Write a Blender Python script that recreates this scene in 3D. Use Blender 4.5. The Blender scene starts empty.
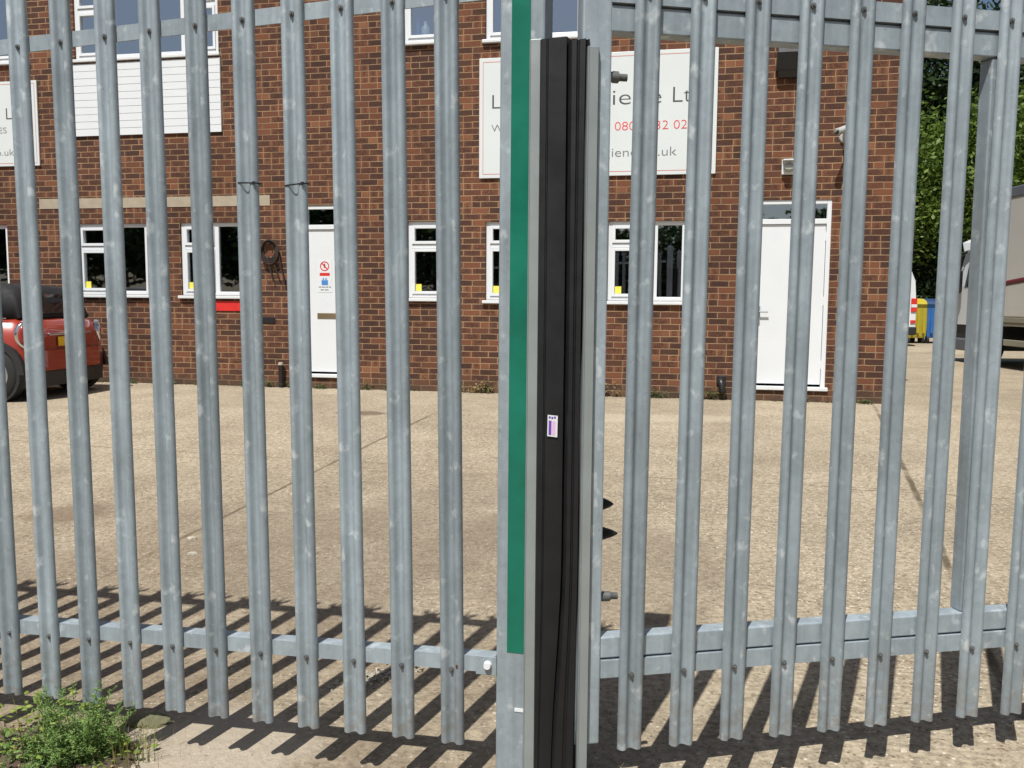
import bpy, bmesh, math, random
from mathutils import Vector, Matrix, noise
random.seed(7)
R = math.radians
sc = bpy.context.scene
COL = sc.collection
H = 1.42                      # camera height above the ground at the gate

# ------------------------------------------------------------------ materials
def new_mat(name):
    m = bpy.data.materials.new(name); m.use_nodes = True
    nt = m.node_tree
    return m, nt, nt.nodes['Principled BSDF']
def N(nt, t, **kw):
    n = nt.nodes.new(t)
    for k, v in kw.items():
        if k.startswith('i_'):
            key = k[2:]
            key = int(key) if key.isdigit() else key.replace('_', ' ')
            n.inputs[key].default_value = v
        else: setattr(n, k, v)
    return n
def ramp(nt, stops, interp='LINEAR'):
    r = nt.nodes.new('ShaderNodeValToRGB'); r.color_ramp.interpolation = interp
    el = r.color_ramp.elements
    while len(el) < len(stops): el.new(0.5)
    for e, (p, c) in zip(el, stops):
        e.position = p; e.color = (c[0], c[1], c[2], 1) if not isinstance(c, (int, float)) else (c, c, c, 1)
    return r
def mix(nt, fac, a, b, mode='MIX'):
    n = nt.nodes.new('ShaderNodeMix'); n.data_type = 'RGBA'; n.blend_type = mode
    for sock, v in ((n.inputs[0], fac), (n.inputs[6], a), (n.inputs[7], b)):
        if isinstance(v, (int, float)): sock.default_value = v
        elif isinstance(v, tuple): sock.default_value = (v[0], v[1], v[2], 1)
        else: nt.links.new(v, sock)
    return n.outputs[2]
def math_n(nt, op, a, b=None, c=None):
    n = nt.nodes.new('ShaderNodeMath'); n.operation = op
    for i, v in enumerate((a, b, c)):
        if v is None: continue
        if isinstance(v, (int, float)): n.inputs[i].default_value = v
        else: nt.links.new(v, n.inputs[i])
    return n.outputs[0]
def coords(nt, kind='Object', rnd=False):
    tc = nt.nodes.new('ShaderNodeTexCoord')
    o = tc.outputs[kind]
    if rnd:
        oi = nt.nodes.new('ShaderNodeObjectInfo')
        k = math_n(nt, 'MULTIPLY', oi.outputs['Random'], 37.0)
        cx = nt.nodes.new('ShaderNodeCombineXYZ'); nt.links.new(k, cx.inputs[0]); nt.links.new(k, cx.inputs[2])
        va = nt.nodes.new('ShaderNodeVectorMath'); va.operation = 'ADD'
        nt.links.new(o, va.inputs[0]); nt.links.new(cx.outputs[0], va.inputs[1]); o = va.outputs[0]
    return o
def noise_n(nt, vec, scale, detail=4, rough=.55, stretch=None):
    if stretch:
        mp = nt.nodes.new('ShaderNodeMapping'); mp.inputs['Scale'].default_value = stretch
        nt.links.new(vec, mp.inputs[0]); vec = mp.outputs[0]
    n = N(nt, 'ShaderNodeTexNoise', i_Scale=scale, i_Detail=detail, i_Roughness=rough)
    nt.links.new(vec, n.inputs['Vector']); return n.outputs['Fac']
def bump(nt, h, bsdf, strength=.3, dist=.01):
    b = N(nt, 'ShaderNodeBump', i_Strength=strength, i_Distance=dist)
    nt.links.new(h, b.inputs['Height']); nt.links.new(b.outputs[0], bsdf.inputs['Normal'])
def simple(name, col, rough=.5, metal=0., var=.12, scale=6., bumpk=0., spec=.5):
    m, nt, b = new_mat(name)
    v = coords(nt, 'Object', True)
    f = noise_n(nt, v, scale, 6, .6)
    lo = tuple(c*(1-var) for c in col); hi = tuple(min(1, c*(1+var)) for c in col)
    r = ramp(nt, [(.3, lo), (.7, hi)]); nt.links.new(f, r.inputs[0]); nt.links.new(r.outputs[0], b.inputs['Base Color'])
    rr = ramp(nt, [(.3, max(0, rough-.06)), (.7, min(1, rough+.08))]); nt.links.new(f, rr.inputs[0]); nt.links.new(rr.outputs[0], b.inputs['Roughness'])
    b.inputs['Metallic'].default_value = metal; b.inputs['Specular IOR Level'].default_value = spec
    if bumpk: bump(nt, noise_n(nt, v, scale*12, 3), b, bumpk, .004)
    return m

def galv_mat(name, base=(.235, .275, .300), mud=False):
    m, nt, b = new_mat(name)
    v = coords(nt, 'Object', True)
    cl = noise_n(nt, v, 7, 5, .6, (1.0, 1.0, .55))                   # broad clouding
    r1 = ramp(nt, [(.25, tuple(c*.80 for c in base)), (.5, base), (.78, tuple(c*1.22 for c in base))])
    nt.links.new(cl, r1.inputs[0]); col = r1.outputs[0]
    vo = N(nt, 'ShaderNodeTexVoronoi', i_Scale=55.); nt.links.new(v, vo.inputs['Vector'])   # zinc spangle
    rv = ramp(nt, [(0, .86), (1, 1.12)]); nt.links.new(vo.outputs['Color'], rv.inputs[0])
    col = mix(nt, .55, col, mix(nt, 1., col, rv.outputs[0], 'MULTIPLY'))
    bl = noise_n(nt, v, 21, 3, .55, (1.0, 1.0, .8))                   # pale oxide splashes
    rb = ramp(nt, [(.60, 0.), (.72, 1.)]); nt.links.new(bl, rb.inputs[0])
    col = mix(nt, math_n(nt, 'MULTIPLY', rb.outputs[0], .55), col, (.60, .65, .67))
    st = noise_n(nt, v, 30, 4, .6, (1.6, 1.6, .06))                   # long run marks
    rs = ramp(nt, [(.3, .86), (.6, 1.06)]); nt.links.new(st, rs.inputs[0])
    col = mix(nt, .8, col, rs.outputs[0], 'MULTIPLY')
    dk = noise_n(nt, v, 90, 2, .5)
    rd = ramp(nt, [(.70, 0.), (.76, 1.)]); nt.links.new(dk, rd.inputs[0])
    col = mix(nt, math_n(nt, 'MULTIPLY', rd.outputs[0], .35), col, (.10, .11, .11))
    if mud:                                       # splashed dirt on the lower ends
        sz_ = nt.nodes.new('ShaderNodeSeparateXYZ'); nt.links.new(coords(nt, 'Object'), sz_.inputs[0])
        lw = N(nt, 'ShaderNodeMapRange', i_1=.0, i_2=.30, i_3=.55, i_4=0.); nt.links.new(sz_.outputs[2], lw.inputs[0])
        md = ramp(nt, [(.42, 0.), (.62, 1.)]); nt.links.new(noise_n(nt, v, 26, 5, .7), md.inputs[0])
        col = mix(nt, math_n(nt, 'MULTIPLY', lw.outputs[0], md.outputs[0]), col, (.20, .17, .13))
    oi_ = nt.nodes.new('ShaderNodeObjectInfo'); ro = ramp(nt, [(0., .86), (1., 1.12)]); nt.links.new(oi_.outputs['Random'], ro.inputs[0]); col = mix(nt, 1., col, ro.outputs[0], 'MULTIPLY')
    nt.links.new(col, b.inputs['Base Color'])
    rr = ramp(nt, [(.3, .40), (.7, .60)]); nt.links.new(cl, rr.inputs[0]); nt.links.new(rr.outputs[0], b.inputs['Roughness'])
    b.inputs['Metallic'].default_value = .22
    bump(nt, bl, b, .12, .003)
    return m

def brick_mat():
    m, nt, b = new_mat('brick')
    tc = coords(nt, 'Object')
    wv = N(nt, 'ShaderNodeTexNoise', i_Scale=9., i_Detail=3.); nt.links.new(tc, wv.inputs['Vector'])
    sx = nt.nodes.new('ShaderNodeSeparateXYZ'); nt.links.new(tc, sx.inputs[0])
    wob = math_n(nt, 'MULTIPLY', math_n(nt, 'SUBTRACT', wv.outputs['Fac'], .5), .010)
    s = math_n(nt, 'ADD', math_n(nt, 'ADD', sx.outputs[0], sx.outputs[1]), wob)
    z = math_n(nt, 'ADD', sx.outputs[2], wob)
    row = math_n(nt, 'DIVIDE', z, .075); rowi = math_n(nt, 'FLOOR', row); rowf = math_n(nt, 'FRACT', row)
    half = math_n(nt, 'MULTIPLY', math_n(nt, 'MODULO', math_n(nt, 'ABSOLUTE', rowi), 2.), .5)
    # a seam of headers in some courses breaks up the stretcher bond
    wnr = N(nt, 'ShaderNodeTexWhiteNoise', noise_dimensions='1D'); nt.links.new(rowi, wnr.inputs['W'])
    jit = math_n(nt, 'MULTIPLY', wnr.outputs['Value'], .06)
    cs = math_n(nt, 'ADD', math_n(nt, 'ADD', math_n(nt, 'DIVIDE', s, .225), half), jit)
    ci0 = math_n(nt, 'FLOOR', cs); cf0 = math_n(nt, 'FRACT', cs)
    # random bricks are split into two headers
    cv0 = nt.nodes.new('ShaderNodeCombineXYZ'); nt.links.new(ci0, cv0.inputs[0]); nt.links.new(rowi, cv0.inputs[1])
    w0 = N(nt, 'ShaderNodeTexWhiteNoise', noise_dimensions='2D'); nt.links.new(cv0.outputs[0], w0.inputs['Vector'])
    split = math_n(nt, 'GREATER_THAN', w0.outputs['Value'], .80)
    sub = math_n(nt, 'ADD', 1., split)
    cfs = math_n(nt, 'MULTIPLY', cf0, sub); cf = math_n(nt, 'FRACT', cfs)
    ci = math_n(nt, 'ADD', ci0, math_n(nt, 'MULTIPLY', math_n(nt, 'FLOOR', cfs), math_n(nt, 'MULTIPLY', split, .37)))
    wlen = math_n(nt, 'DIVIDE', .225, sub)
    # distance to joint in metres
    dx = math_n(nt, 'MULTIPLY', math_n(nt, 'MINIMUM', cf, math_n(nt, 'SUBTRACT', 1., cf)), wlen)
    dz = math_n(nt, 'MULTIPLY', math_n(nt, 'MINIMUM', rowf, math_n(nt, 'SUBTRACT', 1., rowf)), .075)
    d = math_n(nt, 'MINIMUM', dx, dz)
    rough_edge = math_n(nt, 'MULTIPLY', math_n(nt, 'SUBTRACT', noise_n(nt, tc, 60, 3), .5), .004)
    d = math_n(nt, 'ADD', d, rough_edge)
    mort = N(nt, 'ShaderNodeMapRange', i_1=.0036, i_2=.0066, i_3=1., i_4=0.); nt.links.new(d, mort.inputs[0])
    cv = nt.nodes.new('ShaderNodeCombineXYZ'); nt.links.new(ci, cv.inputs[0]); nt.links.new(rowi, cv.inputs[1])
    wn = N(nt, 'ShaderNodeTexWhiteNoise', noise_dimensions='2D'); nt.links.new(cv.outputs[0], wn.inputs['Vector'])
    sep = nt.nodes.new('ShaderNodeSeparateXYZ'); nt.links.new(wn.outputs['Color'], sep.inputs[0])
    br = ramp(nt, [(0., (.062, .032, .024)), (.22, (.094, .043, .028)), (.42, (.130, .054, .032)), (.62, (.162, .065, .036)),
                   (.80, (.190, .078, .041)), (1., (.25, .115, .060))])
    patch = noise_n(nt, tc, .8, 5, .65)
    bf = math_n(nt, 'ADD', math_n(nt, 'MULTIPLY', sep.outputs[0], .85), math_n(nt, 'MULTIPLY', math_n(nt, 'SUBTRACT', patch, .42), .55))
    nt.links.new(bf, br.inputs[0])
    # flame marks: darker heart of the brick with redder ends
    heart = N(nt, 'ShaderNodeMapRange', i_1=.012, i_2=.05, i_3=0., i_4=1.); nt.links.new(dx, heart.inputs[0])
    hk = math_n(nt, 'MULTIPLY', heart.outputs[0], math_n(nt, 'MULTIPLY', math_n(nt, 'GREATER_THAN', sep.outputs[1], .30), .72))
    hn = ramp(nt, [(.36, 0.), (.54, 1.)]); nt.links.new(noise_n(nt, tc, 30, 4, .6), hn.inputs[0])
    hk = math_n(nt, 'MULTIPLY', hk, hn.outputs[0])
    col = mix(nt, hk, br.outputs[0], (.050, .026, .021))
    fn = noise_n(nt, tc, 75, 5, .7)
    rf = ramp(nt, [(.25, .60), (.75, 1.40)]); nt.links.new(fn, rf.inputs[0])
    col = mix(nt, .8, col, rf.outputs[0], 'MULTIPLY')
    mn = noise_n(nt, tc, 3.5, 4)
    rm = ramp(nt, [(.3, (.22, .145, .085)), (.7, (.37, .25, .145))]); nt.links.new(mn, rm.inputs[0])
    col = mix(nt, mort.outputs[0], col, rm.outputs[0])
    wm = ramp(nt, [(.3, .76), (.7, 1.10)]); nt.links.new(noise_n(nt, tc, .55, 5, .65, (1., 1., .6)), wm.inputs[0]); col = mix(nt, 1., col, wm.outputs[0], 'MULTIPLY')
    # soot and damp near the ground, pale efflorescence here and there
    low = N(nt, 'ShaderNodeMapRange', i_1=.02, i_2=.28, i_3=.75, i_4=0.); nt.links.new(math_n(nt, 'ADD', sx.outputs[2], math_n(nt, 'MULTIPLY', noise_n(nt, tc, 5, 4), .16)), low.inputs[0])
    col = mix(nt, low.outputs[0], col, (.085, .065, .045))
    ef = ramp(nt, [(.62, 0.), (.8, .28)]); nt.links.new(noise_n(nt, tc, 2.2, 6, .7), ef.inputs[0])
    col = mix(nt, ef.outputs[0], col, (.33, .21, .125))
    nt.links.new(col, b.inputs['Base Color']); b.inputs['Roughness'].default_value = .88
    b.inputs['Specular IOR Level'].default_value = .25
    hh = math_n(nt, 'ADD', math_n(nt, 'SUBTRACT', 1., mort.outputs[0]), math_n(nt, 'MULTIPLY', fn, .35))
    bump(nt, hh, b, .7, .006)
    return m

def concrete_yard():
    m, nt, b = new_mat('yard_concrete')
    tc = coords(nt, 'Object')
    big = noise_n(nt, tc, .35, 5, .6); mid = noise_n(nt, tc, 1.7, 6, .65); fine = noise_n(nt, tc, 34, 5, .75)
    r0 = ramp(nt, [(.25, (.270, .226, .165)), (.5, (.350, .298, .218)), (.75, (.425, .366, .275))]); nt.links.new(mid, r0.inputs[0])
    col = r0.outputs[0]
    rb = ramp(nt, [(.3, .84), (.7, 1.12)]); nt.links.new(big, rb.inputs[0]); col = mix(nt, 1., col, rb.outputs[0], 'MULTIPLY')
    rf = ramp(nt, [(.35, .50), (.5, .95), (.65, 1.34)]); nt.links.new(fine, rf.inputs[0]); col = mix(nt, .85, col, rf.outputs[0], 'MULTIPLY')
    # exposed aggregate
    vo = N(nt, 'ShaderNodeTexVoronoi', i_Scale=62.); nt.links.new(tc, vo.inputs['Vector'])
    sp = nt.nodes.new('ShaderNodeSeparateXYZ'); nt.links.new(vo.outputs['Color'], sp.inputs[0])
    peb = math_n(nt, 'MULTIPLY', math_n(nt, 'GREATER_THAN', sp.outputs[0], .50), math_n(nt, 'LESS_THAN', vo.outputs['Distance'], .36))
    pr = ramp(nt, [(0., (.085, .060, .038)), (.35, (.26, .17, .10)), (.6, (.44, .37, .26)), (1., (.70, .64, .52))]); nt.links.new(sp.outputs[1], pr.inputs[0])
    aggz = noise_n(nt, tc, .8, 3); ag = ramp(nt, [(.35, .40), (.6, .95)]); nt.links.new(aggz, ag.inputs[0])
    col = mix(nt, math_n(nt, 'MULTIPLY', peb, ag.outputs[0]), col, pr.outputs[0])
    vo2 = N(nt, 'ShaderNodeTexVoronoi', i_Scale=21.); nt.links.new(tc, vo2.inputs['Vector'])
    sp2 = nt.nodes.new('ShaderNodeSeparateXYZ'); nt.links.new(vo2.outputs['Color'], sp2.inputs[0])
    p2 = math_n(nt, 'MULTIPLY', math_n(nt, 'GREATER_THAN', sp2.outputs[0], .9), math_n(nt, 'LESS_THAN', vo2.outputs['Distance'], .2))
    col = mix(nt, math_n(nt, 'MULTIPLY', p2, .7), col, (.62, .55, .44))
    # worn darker patches near the fence, left side
    sx = nt.nodes.new('ShaderNodeSeparateXYZ'); nt.links.new(tc, sx.inputs[0])
    near = N(nt, 'ShaderNodeMapRange', i_1=4.0, i_2=8.2, i_3=1., i_4=0.); nt.links.new(sx.outputs[1], near.inputs[0])
    lft = N(nt, 'ShaderNodeMapRange', i_1=-.2, i_2=.9, i_3=1., i_4=.0); nt.links.new(sx.outputs[0], lft.inputs[0])
    dn = ramp(nt, [(.38, .15), (.60, 1.)]); nt.links.new(noise_n(nt, tc, .75, 5, .6), dn.inputs[0])
    dk = math_n(nt, 'MULTIPLY', math_n(nt, 'MULTIPLY', near.outputs[0], lft.outputs[0]), math_n(nt, 'MULTIPLY', dn.outputs[0], .55))
    col = mix(nt, dk, col, (.17, .125, .085))
    # oily spots and stains
    sn = ramp(nt, [(.66, 0.), (.74, .5)]); nt.links.new(noise_n(nt, tc, 1.1, 4, .5, (1., 2.2, 1.)), sn.inputs[0])
    col = mix(nt, sn.outputs[0], col, (.19, .15, .11))
    def blot(cx_, cy_, rx_, ry_, amt, c_):
        ex = math_n(nt, 'DIVIDE', math_n(nt, 'SUBTRACT', sx.outputs[0], cx_), rx_); ey = math_n(nt, 'DIVIDE', math_n(nt, 'SUBTRACT', sx.outputs[1], cy_), ry_)
        r2 = math_n(nt, 'ADD', math_n(nt, 'ADD', math_n(nt, 'MULTIPLY', ex, ex), math_n(nt, 'MULTIPLY', ey, ey)), math_n(nt, 'MULTIPLY', math_n(nt, 'SUBTRACT', mid, .5), 3.))
        mr = N(nt, 'ShaderNodeMapRange', i_1=.5, i_2=1.3, i_3=amt, i_4=0.); nt.links.new(r2, mr.inputs[0]); return mix(nt, mr.outputs[0], col, c_)
    col = blot(-1.55, 9.1, .30, .13, .75, (.12, .085, .06))
    col = blot(-2.9, 5.6, .28, .18, .6, (.16, .115, .08))
    col = blot(-.75, 5.0, 1.1, 1.2, .30, (.155, .125, .095))
    col = blot(.55, 4.6, .5, .9, .35, (.17, .135, .10))
    col = blot(1.3, 8.9, 1.1, .25, .35, (.52, .46, .36))
    col = blot(-1.0, 2.75, .35, .28, .6, (.44, .385, .31))
    # bay joints and cracks
    wb = math_n(nt, 'MULTIPLY', math_n(nt, 'SUBTRACT', noise_n(nt, tc, 2.5, 5, .6), .5), .06)
    wx = math_n(nt, 'ADD', sx.outputs[0], wb); wy = math_n(nt, 'ADD', sx.outputs[1], wb)
    def joint(p, q, w, amt):
        L = math.hypot(q[0]-p[0], q[1]-p[1]); dx_, dy_ = (q[0]-p[0])/L, (q[1]-p[1])/L
        dn_ = math_n(nt, 'ABSOLUTE', math_n(nt, 'ADD', math_n(nt, 'ADD', math_n(nt, 'MULTIPLY', wx, -dy_), math_n(nt, 'MULTIPLY', wy, dx_)), p[0]*dy_-p[1]*dx_))
        al = math_n(nt, 'ADD', math_n(nt, 'ADD', math_n(nt, 'MULTIPLY', wx, dx_), math_n(nt, 'MULTIPLY', wy, dy_)), -(p[0]*dx_+p[1]*dy_))
        inside = math_n(nt, 'LESS_THAN', math_n(nt, 'ABSOLUTE', math_n(nt, 'SUBTRACT', al, L/2)), L/2)
        mr = N(nt, 'ShaderNodeMapRange', i_1=w*.4, i_2=w, i_3=amt, i_4=0.); nt.links.new(dn_, mr.inputs[0])
        return math_n(nt, 'MULTIPLY', mr.outputs[0], inside)
    allj = None
    for p_, q_, w, a in (((5.6, 14.3), (1.7, 2.8), .024, .85), ((-.70, 9.5), (-2.35, 3.6), .018, .7), ((-9., 8.9), (2.9, 5.9), .012, .45), ((2.3, 6.0), (9., 3.9), .013, .6),
                         ((3.9, 10.7), (12., 6.3), .028, .6), ((4.8, 19.), (30., 7.), .05, .6), ((-9., 12.3), (-4.4, 4.2), .02, .5), ((.5, 8.15), (3.6, 7.5), .010, .3)):
        j = joint(p_, q_, w, a); allj = j if allj is None else math_n(nt, 'MAXIMUM', allj, j)
    jn = ramp(nt, [(.38, .3), (.55, 1.)]); nt.links.new(noise_n(nt, tc, 2.2, 5), jn.inputs[0])
    allj = math_n(nt, 'MULTIPLY', allj, jn.outputs[0])
    col = mix(nt, allj, col, (.085, .065, .04))
    nt.links.new(col, b.inputs['Base Color']); b.inputs['Roughness'].default_value = .93; b.inputs['Specular IOR Level'].default_value = .2
    # tamped ridges on the right hand bay
    yy = math_n(nt, 'ADD', sx.outputs[1], math_n(nt, 'MULTIPLY', sx.outputs[0], .27))
    wav = math_n(nt, 'SINE', math_n(nt, 'MULTIPLY', math_n(nt, 'ADD', yy, math_n(nt, 'MULTIPLY', wb, .35)), 175.))
    rgt = N(nt, 'ShaderNodeMapRange', i_1=.6, i_2=1.2, i_3=0., i_4=.14); nt.links.new(sx.outputs[0], rgt.inputs[0])
    nr = N(nt, 'ShaderNodeMapRange', i_1=3.6, i_2=5.5, i_3=1., i_4=.0); nt.links.new(sx.outputs[1], nr.inputs[0])
    rid = math_n(nt, 'MULTIPLY', wav, math_n(nt, 'MULTIPLY', rgt.outputs[0], nr.outputs[0]))
    h = math_n(nt, 'ADD', math_n(nt, 'ADD', math_n(nt, 'MULTIPLY', fine, 1.6), math_n(nt, 'MULTIPLY', peb, .35)), rid)
    h = math_n(nt, 'SUBTRACT', h, math_n(nt, 'MULTIPLY', allj, 2.))
    bump(nt, h, b, .75, .010)
    return m

def glass_mat(name='window_glass', tint=(.70, .78, .80), fac=.56):
    m, nt, b = new_mat(name)
    nt.nodes.remove(b)
    out = nt.nodes['Material Output']
    tr = N(nt, 'ShaderNodeBsdfTransparent', i_Color=(*tint, 1)); gl = N(nt, 'ShaderNodeBsdfGlossy', i_Roughness=.015, i_Color=(.86, .93, 1, 1))
    bp = N(nt, 'ShaderNodeBump', i_Strength=.05, i_Distance=.004); nt.links.new(noise_n(nt, coords(nt, 'Object', True), 2.2, 1), bp.inputs['Height']); nt.links.new(bp.outputs[0], gl.inputs['Normal'])
    mx = N(nt, 'ShaderNodeMixShader', i_0=fac); nt.links.new(tr.outputs[0], mx.inputs[1]); nt.links.new(gl.outputs[0], mx.inputs[2])
    nt.links.new(mx.outputs[0], out.inputs[0]); return m

def leaf_mat(name, dark, light, yellow=None):
    m, nt, b = new_mat(name)
    v = coords(nt, 'Object', True)
    g = nt.nodes.new('ShaderNodeNewGeometry')
    r = ramp(nt, [(0., dark), (.6, light), (1., yellow or light)])
    f = math_n(nt, 'ADD', math_n(nt, 'MULTIPLY', g.outputs['Random Per Island'], .6), math_n(nt, 'MULTIPLY', noise_n(nt, v, .9, 3), .45))
    nt.links.new(f, r.inputs[0]); nt.links.new(r.outputs[0], b.inputs['Base Color'])
    b.inputs['Roughness'].default_value = .55; b.inputs['Specular IOR Level'].default_value = .3
    tl = nt.nodes.new('ShaderNodeBsdfTranslucent'); nt.links.new(r.outputs[0], tl.inputs[0])
    mx = N(nt, 'ShaderNodeMixShader', i_0=.25); nt.links.new(b.outputs[0], mx.inputs[1]); nt.links.new(tl.outputs[0], mx.inputs[2])
    nt.links.new(mx.outputs[0], nt.nodes['Material Output'].inputs[0]); return m

M = dict(
    galv=galv_mat('galvanised_pale', (.268, .322, .358), True), galv_flat=galv_mat('galvanised_section', (.280, .335, .372)),
    bolt=simple('zinc_bolt', (.12, .125, .125), .6, .4, .25, 40), brick=brick_mat(), yard=concrete_yard(), glass=glass_mat(),
    upvc=simple('white_upvc', (.68, .715, .745), .35, 0, .02, 2), sill=simple('sill_upvc', (.66, .69, .71), .4, 0, .05, 5),
    green=simple('green_tape', (.003, .135, .088), .30, 0, .22, 5), alu=simple('aluminium_channel', (.27, .305, .31), .42, .25, .07, 8),
    rubber=simple('black_rubber', (.0040, .0048, .0066), .50, 0, .25, 14, .05), black=simple('black_plastic', (.015, .015, .017), .4, 0, .2, 9),
    tie=simple('black_nylon', (.010, .010, .011), .4), board=simple('white_board', (.625, .675, .68), .4, 0, .02, 1.5),
    redline=simple('pink_line', (.62, .22, .22), .5), dgrey=simple('lettering_grey', (.07, .07, .075), .5), lgrey=simple('lettering_light_grey', (.16, .16, .17), .5), redtxt=simple('lettering_red', (.72, .06, .06), .5),
    band=simple('concrete_band', (.36, .31, .235), .9, 0, .14, 7, .3), room=simple('dark_room', (.030, .030, .032), .9), blind=simple('blind', (.030, .034, .036), .8),
    door=simple('white_door', (.67, .705, .735), .30, 0, .03, 1.6), brass=simple('letterbox_metal', (.30, .24, .15), .35, .7),
    red=simple('red_sign', (.60, .03, .025), .4), blue=simple('blue_sign', (.07, .24, .58), .4), yellow=simple('yellow_sticker', (.78, .70, .10), .5),
    white=simple('white_paint', (.66, .695, .72), .3, 0, .02, 2), purple=simple('purple_print', (.13, .06, .36), .5), pink=simple('pink_print', (.65, .42, .66), .5),
    slate=simple('dark_housing', (.018, .022, .030), .45), camgrey=simple('camera_grey', (.36, .37, .36), .4), lens=simple('lamp_glass', (.34, .36, .33), .15),
    carred=None, carblack=simple('black_trim', (.018, .018, .02), .55, 0, .2, 5), tyre=simple('tyre_rubber', (.016, .016, .016), .8, 0, .2, 12), alloy=simple('alloy', (.55, .55, .56), .28, .8),
    chrome=simple('chrome', (.70, .70, .72), .12, 1.), plate=simple('yellow_plate', (.80, .52, .03), .4), softtop=simple('black_roof', (.007, .007, .009), .75, 0, .2, 20),
    tail=simple('tail_lens', (.33, .04, .04), .12), cglass=simple('car_glass', (.012, .014, .016), .04, 0, .1, 3, 0, .9),
    trucks=simple('truck_panel', (.60, .60, .565), .45, 0, .05, 1.2), truckr=simple('truck_rail', (.16, .18, .21), .5, .3), maroon=simple('maroon_stripe', (.12, .010, .018), .4),
    tsill=simple('truck_sill', (.27, .255, .20), .5, 0, .1, 3), tgrey=simple('truck_grey', (.10, .11, .13), .5), binyel=simple('bin_yellow', (.40, .33, .025), .5, 0, .12, 2), binblue=simple('bin_blue', (.025, .12, .36), .45, 0, .12, 2), bindark=simple('bin_lid_blue', (.02, .05, .13), .45),
    foil=simple('bottle_blue', (.02, .15, .5), .3), bark=simple('bark', (.075, .055, .038), .95, 0, .3, 4, .5),
    leafA=leaf_mat('leaves_bright', (.030, .062, .012), (.100, .165, .024), (.20, .26, .045)), leafB=leaf_mat('leaves_dark', (.009, .024, .008), (.027, .052, .015), (.045, .075, .019)),
    weed=leaf_mat('weed_feather', (.07, .13, .035), (.17, .29, .075), (.33, .38, .12)), dull=leaf_mat('leaves_dull', (.030, .045, .015), (.075, .10, .03), (.16, .16, .06)), weedy=leaf_mat('weed_yellow', (.10, .15, .03), (.20, .28, .05), (.33, .36, .09)), straw=leaf_mat('straw', (.20, .14, .06), (.36, .27, .12), (.5, .4, .2)),
    mossy=simple('mossy_stone', (.14, .135, .075), .9, 0, .3, 14, .4), soil=simple('soil', (.085, .062, .042), .95, 0, .45, 9, .6), stone=simple('pale_stone', (.36, .33, .27), .85, 0, .2, 11, .4), roof=simple('roof_felt', (.05, .05, .05), .9), stain=simple('sooty_stain', (.030, .020, .018), .9, 0, .3, 20), rust=simple('rust', (.11, .035, .02), .9, 0, .4, 40),
    asphalt=simple('asphalt', (.06, .06, .06), .9, 0, .25, 30, .3),
)
def paint_red():
    m, nt, b = new_mat('red_car_paint')
    b.inputs['Base Color'].default_value = (.27, .026, .011, 1); b.inputs['Roughness'].default_value = .32
    b.inputs['Coat Weight'].default_value = 1.; b.inputs['Coat Roughness'].default_value = .04
    v = coords(nt); r = ramp(nt, [(.3, (.27, .025, .010)), (.7, (.31, .032, .013))]); nt.links.new(noise_n(nt, v, 2, 5), r.inputs[0]); nt.links.new(r.outputs[0], b.inputs['Base Color'])
    return m
M['carred'] = paint_red()

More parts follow.
